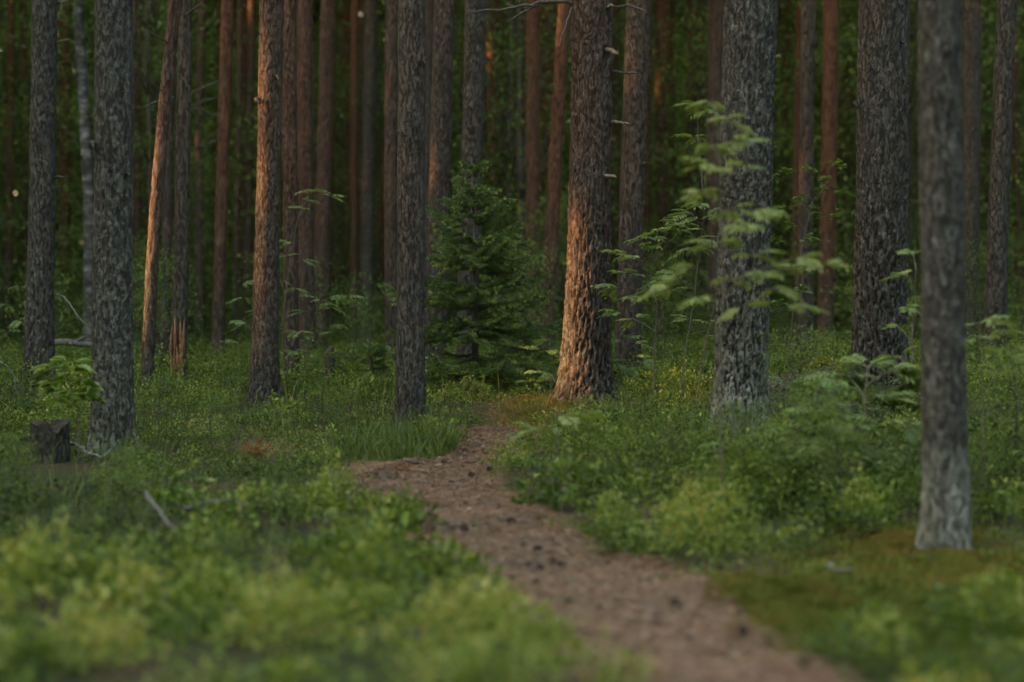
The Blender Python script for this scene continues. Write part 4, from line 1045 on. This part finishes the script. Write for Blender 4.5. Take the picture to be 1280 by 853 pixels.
for (x, y) in CONES:
    p = ground_hit(x, y); s = rng.uniform(.8, 1.25)
    o = add_obj('pine_cone', CM, None, (p[0], p[1], p[2] + .014 * s + (.016 if path_in(p[0], p[1]) > 0 else .004)))
    o.rotation_euler = (rng.uniform(0, 6), rng.uniform(-.3, .3), rng.uniform(0, 6.28)); o.scale = (s, s, s)
    tag(o, 'dark fallen pine cone lying on the brown path', 'pine cone', 'pine cones on the path')

def stick(name, label, pts_px, r0, r1, mat='greytwig', lift=.02, cat='stick', twigs=2, d=None, seed=0):
    r = np.random.default_rng(900 + seed)
    if d is None: pts = np.array([ground_hit(x, y) + np.array([0, 0, lift]) for (x, y) in pts_px])
    else: pts = np.array([P(x, y, d) for (x, y) in pts_px])
    n = len(pts); t = np.linspace(0, n - 1, 5 * n)
    W = np.stack([np.interp(t, np.arange(n), pts[:, c]) for c in range(3)], 1); W += r.normal(size=W.shape) * .004
    o0 = W.mean(0).copy(); W -= o0
    g = Geo(); g.tube(W, np.linspace(r0, r1, len(W)), 8)
    for _ in range(twigs):
        i = r.integers(2, len(W) - 1); dv = unit(unit(W[i] - W[i - 1]) + r.normal(size=3) * .6 + np.array([0, 0, .2]))
        g.tube(np.array([W[i], W[i] + dv * .07, W[i] + dv * .13 + r.normal(size=3) * .01]), [r1 * .8, r1 * .6, r1 * .3], 5)
    o = add_obj(name, g.mesh(name, M[mat]), None, o0)
    return tag(o, label, cat)
stick('fallen_stick', 'crooked grey stick lying in front of the cut stump', [(84, 572), (100, 578), (112, 588), (128, 592), (145, 575)], .012, .006, lift=.10, seed=1)
stick('fallen_stick', 'blurred grey stick sunk in the undergrowth below the thick lichen-flaked pine', [(182, 652), (196, 672), (208, 688), (222, 706)], .011, .006, lift=.14, seed=2)
stick('fallen_stick', 'pale blurred stick lying flat among the bilberries left of the path', [(230, 672), (262, 664), (290, 662), (306, 668)], .010, .006, lift=.14, seed=3)
stick('fallen_stick', 'dark twig lying at the path edge below the grass tuft', [(512, 583), (530, 586), (548, 592)], .010, .005, 'twig', .03, seed=4)
stick('fallen_stick', 'pale broken stick on the bend of the path', [(520, 594), (535, 596), (552, 598)], .010, .008, 'brokenwood', .03, seed=5, twigs=0)
stick('fallen_stick', 'thin dark stick across the path near the cones', [(545, 660), (570, 664), (590, 668)], .006, .004, 'greytwig', .03, seed=6, twigs=1)
stick('fallen_stick', 'short grey stick on the mossy ground under the blurred grey pine', [(1036, 722), (1050, 728), (1066, 730)], .013, .010, 'greytwig', .05, seed=7, twigs=0)
stick('fallen_log', 'thin fallen log lying behind the thick lichen-flaked pine', [(62, 428), (90, 428), (125, 432)], .035, .028, 'greytwig', cat='log', d=24, seed=8)
stick('fallen_stick', 'bare curved dead twig sticking up at the edge by the broad grey pine', [(0, 452), (8, 458), (14, 466), (20, 474)], .008, .004, 'greytwig', d=18, seed=9)
stick('fallen_stick', 'greyish chip of wood on the blurred near end of the path', [(592, 745), (602, 742), (612, 741)], .014, .010, 'greytwig', .03, seed=10, twigs=0)
stick('fallen_stick', 'pale twig on the wide part of the path', [(880, 778), (905, 784), (925, 790)], .008, .005, 'brokenwood', .03, seed=11, twigs=0)

# twig heap
def heap():
    r = np.random.default_rng(31)
    c = ground_hit(1005, 520); g = Geo()
    for i in range(230):
        a = r.uniform(0, 6.28); el = r.normal() * .22; L = r.uniform(.12, .5)
        p = np.array([r.normal() * .22, r.normal() * .25, abs(r.normal()) * .12 + .03]); p[2] *= math.exp(-(p[0] / .35) ** 2) + .25
        dv = np.array([math.cos(a) * math.cos(el), math.sin(a) * math.cos(el), math.sin(el)])
        t = np.linspace(-.5, .5, 5)[:, None]
        pts = p + t * dv * L + (t ** 2) * r.normal(size=3) * .12
        w = c[None] + pts
        gz = ter(w[:, 0], w[:, 1]) - c[2]; pts[:, 2] = np.maximum(pts[:, 2], gz + .01)
        g.tube(pts, np.linspace(r.uniform(.003, .008), .002, 5), 5)
    o = add_obj('twig_heap', g.mesh('twig_heap', M['greytwig']), None, c)
    tag(o, 'heap of dry grey twigs in front of the massive dark pine', 'brushwood')
heap()

# stump
def stump():
    foot = P(62, 584, 15.5); foot[2] = float(ter(foot[0], foot[1])) - .05
    e = tag(empty('tree_stump', foot), 'old cut tree stump with weathered cracked wood beside the thick pine', 'stump')
    seg, r = 64, np.random.default_rng(4)
    top = .285; hs = np.linspace(-.05, top, 26); th = np.linspace(0, 6.2832, seg, endpoint=False)
    HH, TH = np.meshgrid(hs, th, indexing='ij')
    fa, ca = plates(TH, HH, .78, .05, .30, 3.3)
    R = .115 * (1 + .35 * np.exp(-np.maximum(HH, 0) / .09) * (.6 + .4 * np.sin(4 * TH + 1))) + .016 * (fa - .5) + .006 * np.sin(3 * TH)
    ztop = HH + (HH / top).clip(0, 1) ** 4 * (.03 * np.sin(2 * TH + .5) + .055 * (ca - .5))
    V = np.stack([R * np.cos(TH), R * np.sin(TH), ztop], -1).reshape(-1, 3)
    i = np.arange(25)[:, None] * seg; j = np.arange(seg)[None]
    Fq = np.stack([i + j, i + (j + 1) % seg, i + seg + (j + 1) % seg, i + seg + j], -1).reshape(-1, 4)
    add_obj('trunk', make_mesh('trunk', V, Fq, {'furrow': (.25 + .6 * fa).ravel(), 'cell': ca.ravel(), 'red': np.zeros(fa.size), 'lich': np.full(fa.size, .5)}, True, [M['bark']]), e)
    rim = V.reshape(26, seg, 3)[-1]; ring = [rim]
    for k in (.85, .6, .35, .12): ring.append(rim * np.array([k, k, 1]) - np.array([0, 0, .012 * (1 - k)]) + r.normal(size=(seg, 3)) * .003)
    Vt = np.vstack(ring); i = np.arange(4)[:, None] * seg
    Ft = np.stack([i + j, i + (j + 1) % seg, i + seg + (j + 1) % seg, i + seg + j], -1).reshape(-1, 4)
    Vt = np.vstack([Vt, rim.mean(0)]); jj = np.arange(seg)
    tri = np.stack([4 * seg + jj, 4 * seg + (jj + 1) % seg, np.full(seg, 5 * seg)], -1)
    add_obj('cut_face', make_mesh('cut_face', Vt, [Ft, tri], {'tint': np.full(len(Vt), .5)}, True, [M['stumpwood']]), e)
    # a short rotten post stub further back is its own thing
    p = P(412, 482, 21); p[2] = float(ter(p[0], p[1]))
    g = Geo(); g.tube(np.array([[0, 0, -.1], [.01, 0, .15], [.0, .01, .34], [.012, 0, .40]]), [.06, .05, .045, .02], 12)
    tag(add_obj('tree_stump', g.mesh('tree_stump', M['stumpwood']), None, p), 'thin rotten snag stump standing behind the rowan clump', 'stump')
stump()

# rust-coloured dead sprigs
def rust(x, y, H, R, n, label, seed):
    r = np.random.default_rng(seed); c = ground_hit(x, y); g = Geo()
    e = tag(empty('dead_sprig', c), label, 'dead sprig')
    P_, A_ = [], []
    for k in range(n):
        a = r.uniform(0, 6.28); el = r.uniform(.15, 1.2); L = R * r.uniform(.5, 1.1)
        q = np.linspace(0, 1, 6)[:, None]; dv = np.array([math.cos(a) * math.cos(el), math.sin(a) * math.cos(el), math.sin(el) * H / R])
        pts = q * dv * L + np.array([0, 0, -.25 * L]) * q ** 2
        g.tube(pts, np.linspace(.003, .001, 6), 4, None, False)
        m = 60; s = r.random(m)
        P_.append(np.stack([np.interp(s, q[:, 0], pts[:, cc]) for cc in range(3)], 1)); A_.append(unit(dv * .7 + rand_dirs(m, 0, r)))
    P_ = np.vstack(P_); A_ = np.vstack(A_); m = len(P_)
    V, Fq, kk = leaves(P_, A_, rand_dirs(m, .3, r), r.uniform(.018, .034, m), .005, .1, False)
    add_obj('stem', g.mesh('stem', M['twig']), e)
    add_obj('needles', make_mesh('needles', V, Fq, {'tint': np.repeat(np.clip(.5 + r.normal(size=m) * .25, 0, 1), kk)}, False, [M['rust']]), e)
rust(500, 592, .10, .17, 16, 'rust-brown dead sprig lying at the path edge by the grass tuft', 1)
rust(322, 570, .16, .11, 11, 'rust-red dead sprig standing in the bilberries before the sunlit stout pine', 2)
rust(655, 535, .05, .14, 10, 'rust-brown dead needles heaped on the ground near the biggest pine', 3)
rust(1255, 722, .08, .10, 10, 'rusty dead sprig beside the blurred grey pine foot', 4)

# ------------------------------------------------------------------ camera, light, render
cam = bpy.data.cameras.new('camera'); co = bpy.data.objects.new('camera', cam); COL.objects.link(co)
cam.lens = 85.0; cam.sensor_width = 36.0; cam.sensor_fit = 'HORIZONTAL'
co.location = (0, 0, CAMZ); co.rotation_euler = (math.pi / 2 - PITCH, 0, 0)
cam.clip_start = .1; cam.clip_end = 1500
cam.dof.use_dof = True; cam.dof.focus_distance = 18.4; cam.dof.aperture_fstop = 1.35; cam.dof.aperture_blades = 0
S.camera = co

w = bpy.data.worlds.new('World'); S.world = w; w.use_nodes = True
nt = w.node_tree; nt.nodes.clear()
sky = nt.nodes.new('ShaderNodeTexSky'); sky.sky_type = 'NISHITA'; sky.sun_disc = False
sky.sun_elevation = SUN_EL; sky.sun_rotation = math.atan2(SUN_DIR[0], SUN_DIR[1])
sky.air_density = 1.0; sky.dust_density = 4.0; sky.ozone_density = .3
bg = nt.nodes.new('ShaderNodeBackground'); bg.inputs[1].default_value = .15
out = nt.nodes.new('ShaderNodeOutputWorld')
nt.links.new(sky.outputs[0], bg.inputs[0]); nt.links.new(bg.outputs[0], out.inputs[0])
sun = bpy.data.lights.new('sun', 'SUN'); sun.energy = 2.0; sun.angle = math.radians(.9); sun.color = (1.0, .56, .28)
so = bpy.data.objects.new('sun', sun); COL.objects.link(so)
so.rotation_euler = Vector(SUN_DIR).to_track_quat('Z', 'Y').to_euler()
so.location = (-30, 0, 20)

vs = S.view_settings
S.display_settings.display_device = 'sRGB'
vs.view_transform = 'Standard'; vs.look = 'None'; vs.gamma = 1.0; vs.use_curve_mapping = False
vs.exposure = 3.95
vs.use_white_balance = True; vs.white_balance_temperature = 7950; vs.white_balance_tint = 10
S.render.engine = 'CYCLES'
c = S.cycles
c.use_denoising = True
try: c.denoiser = 'OPENIMAGEDENOISE'
except Exception: pass
c.max_bounces = 6; c.diffuse_bounces = 4; c.transmission_bounces = 4; c.glossy_bounces = 2; c.transparent_max_bounces = 4
c.use_adaptive_sampling = True; c.adaptive_threshold = .015
c.sample_clamp_indirect = 4.0
S.render.use_persistent_data = False
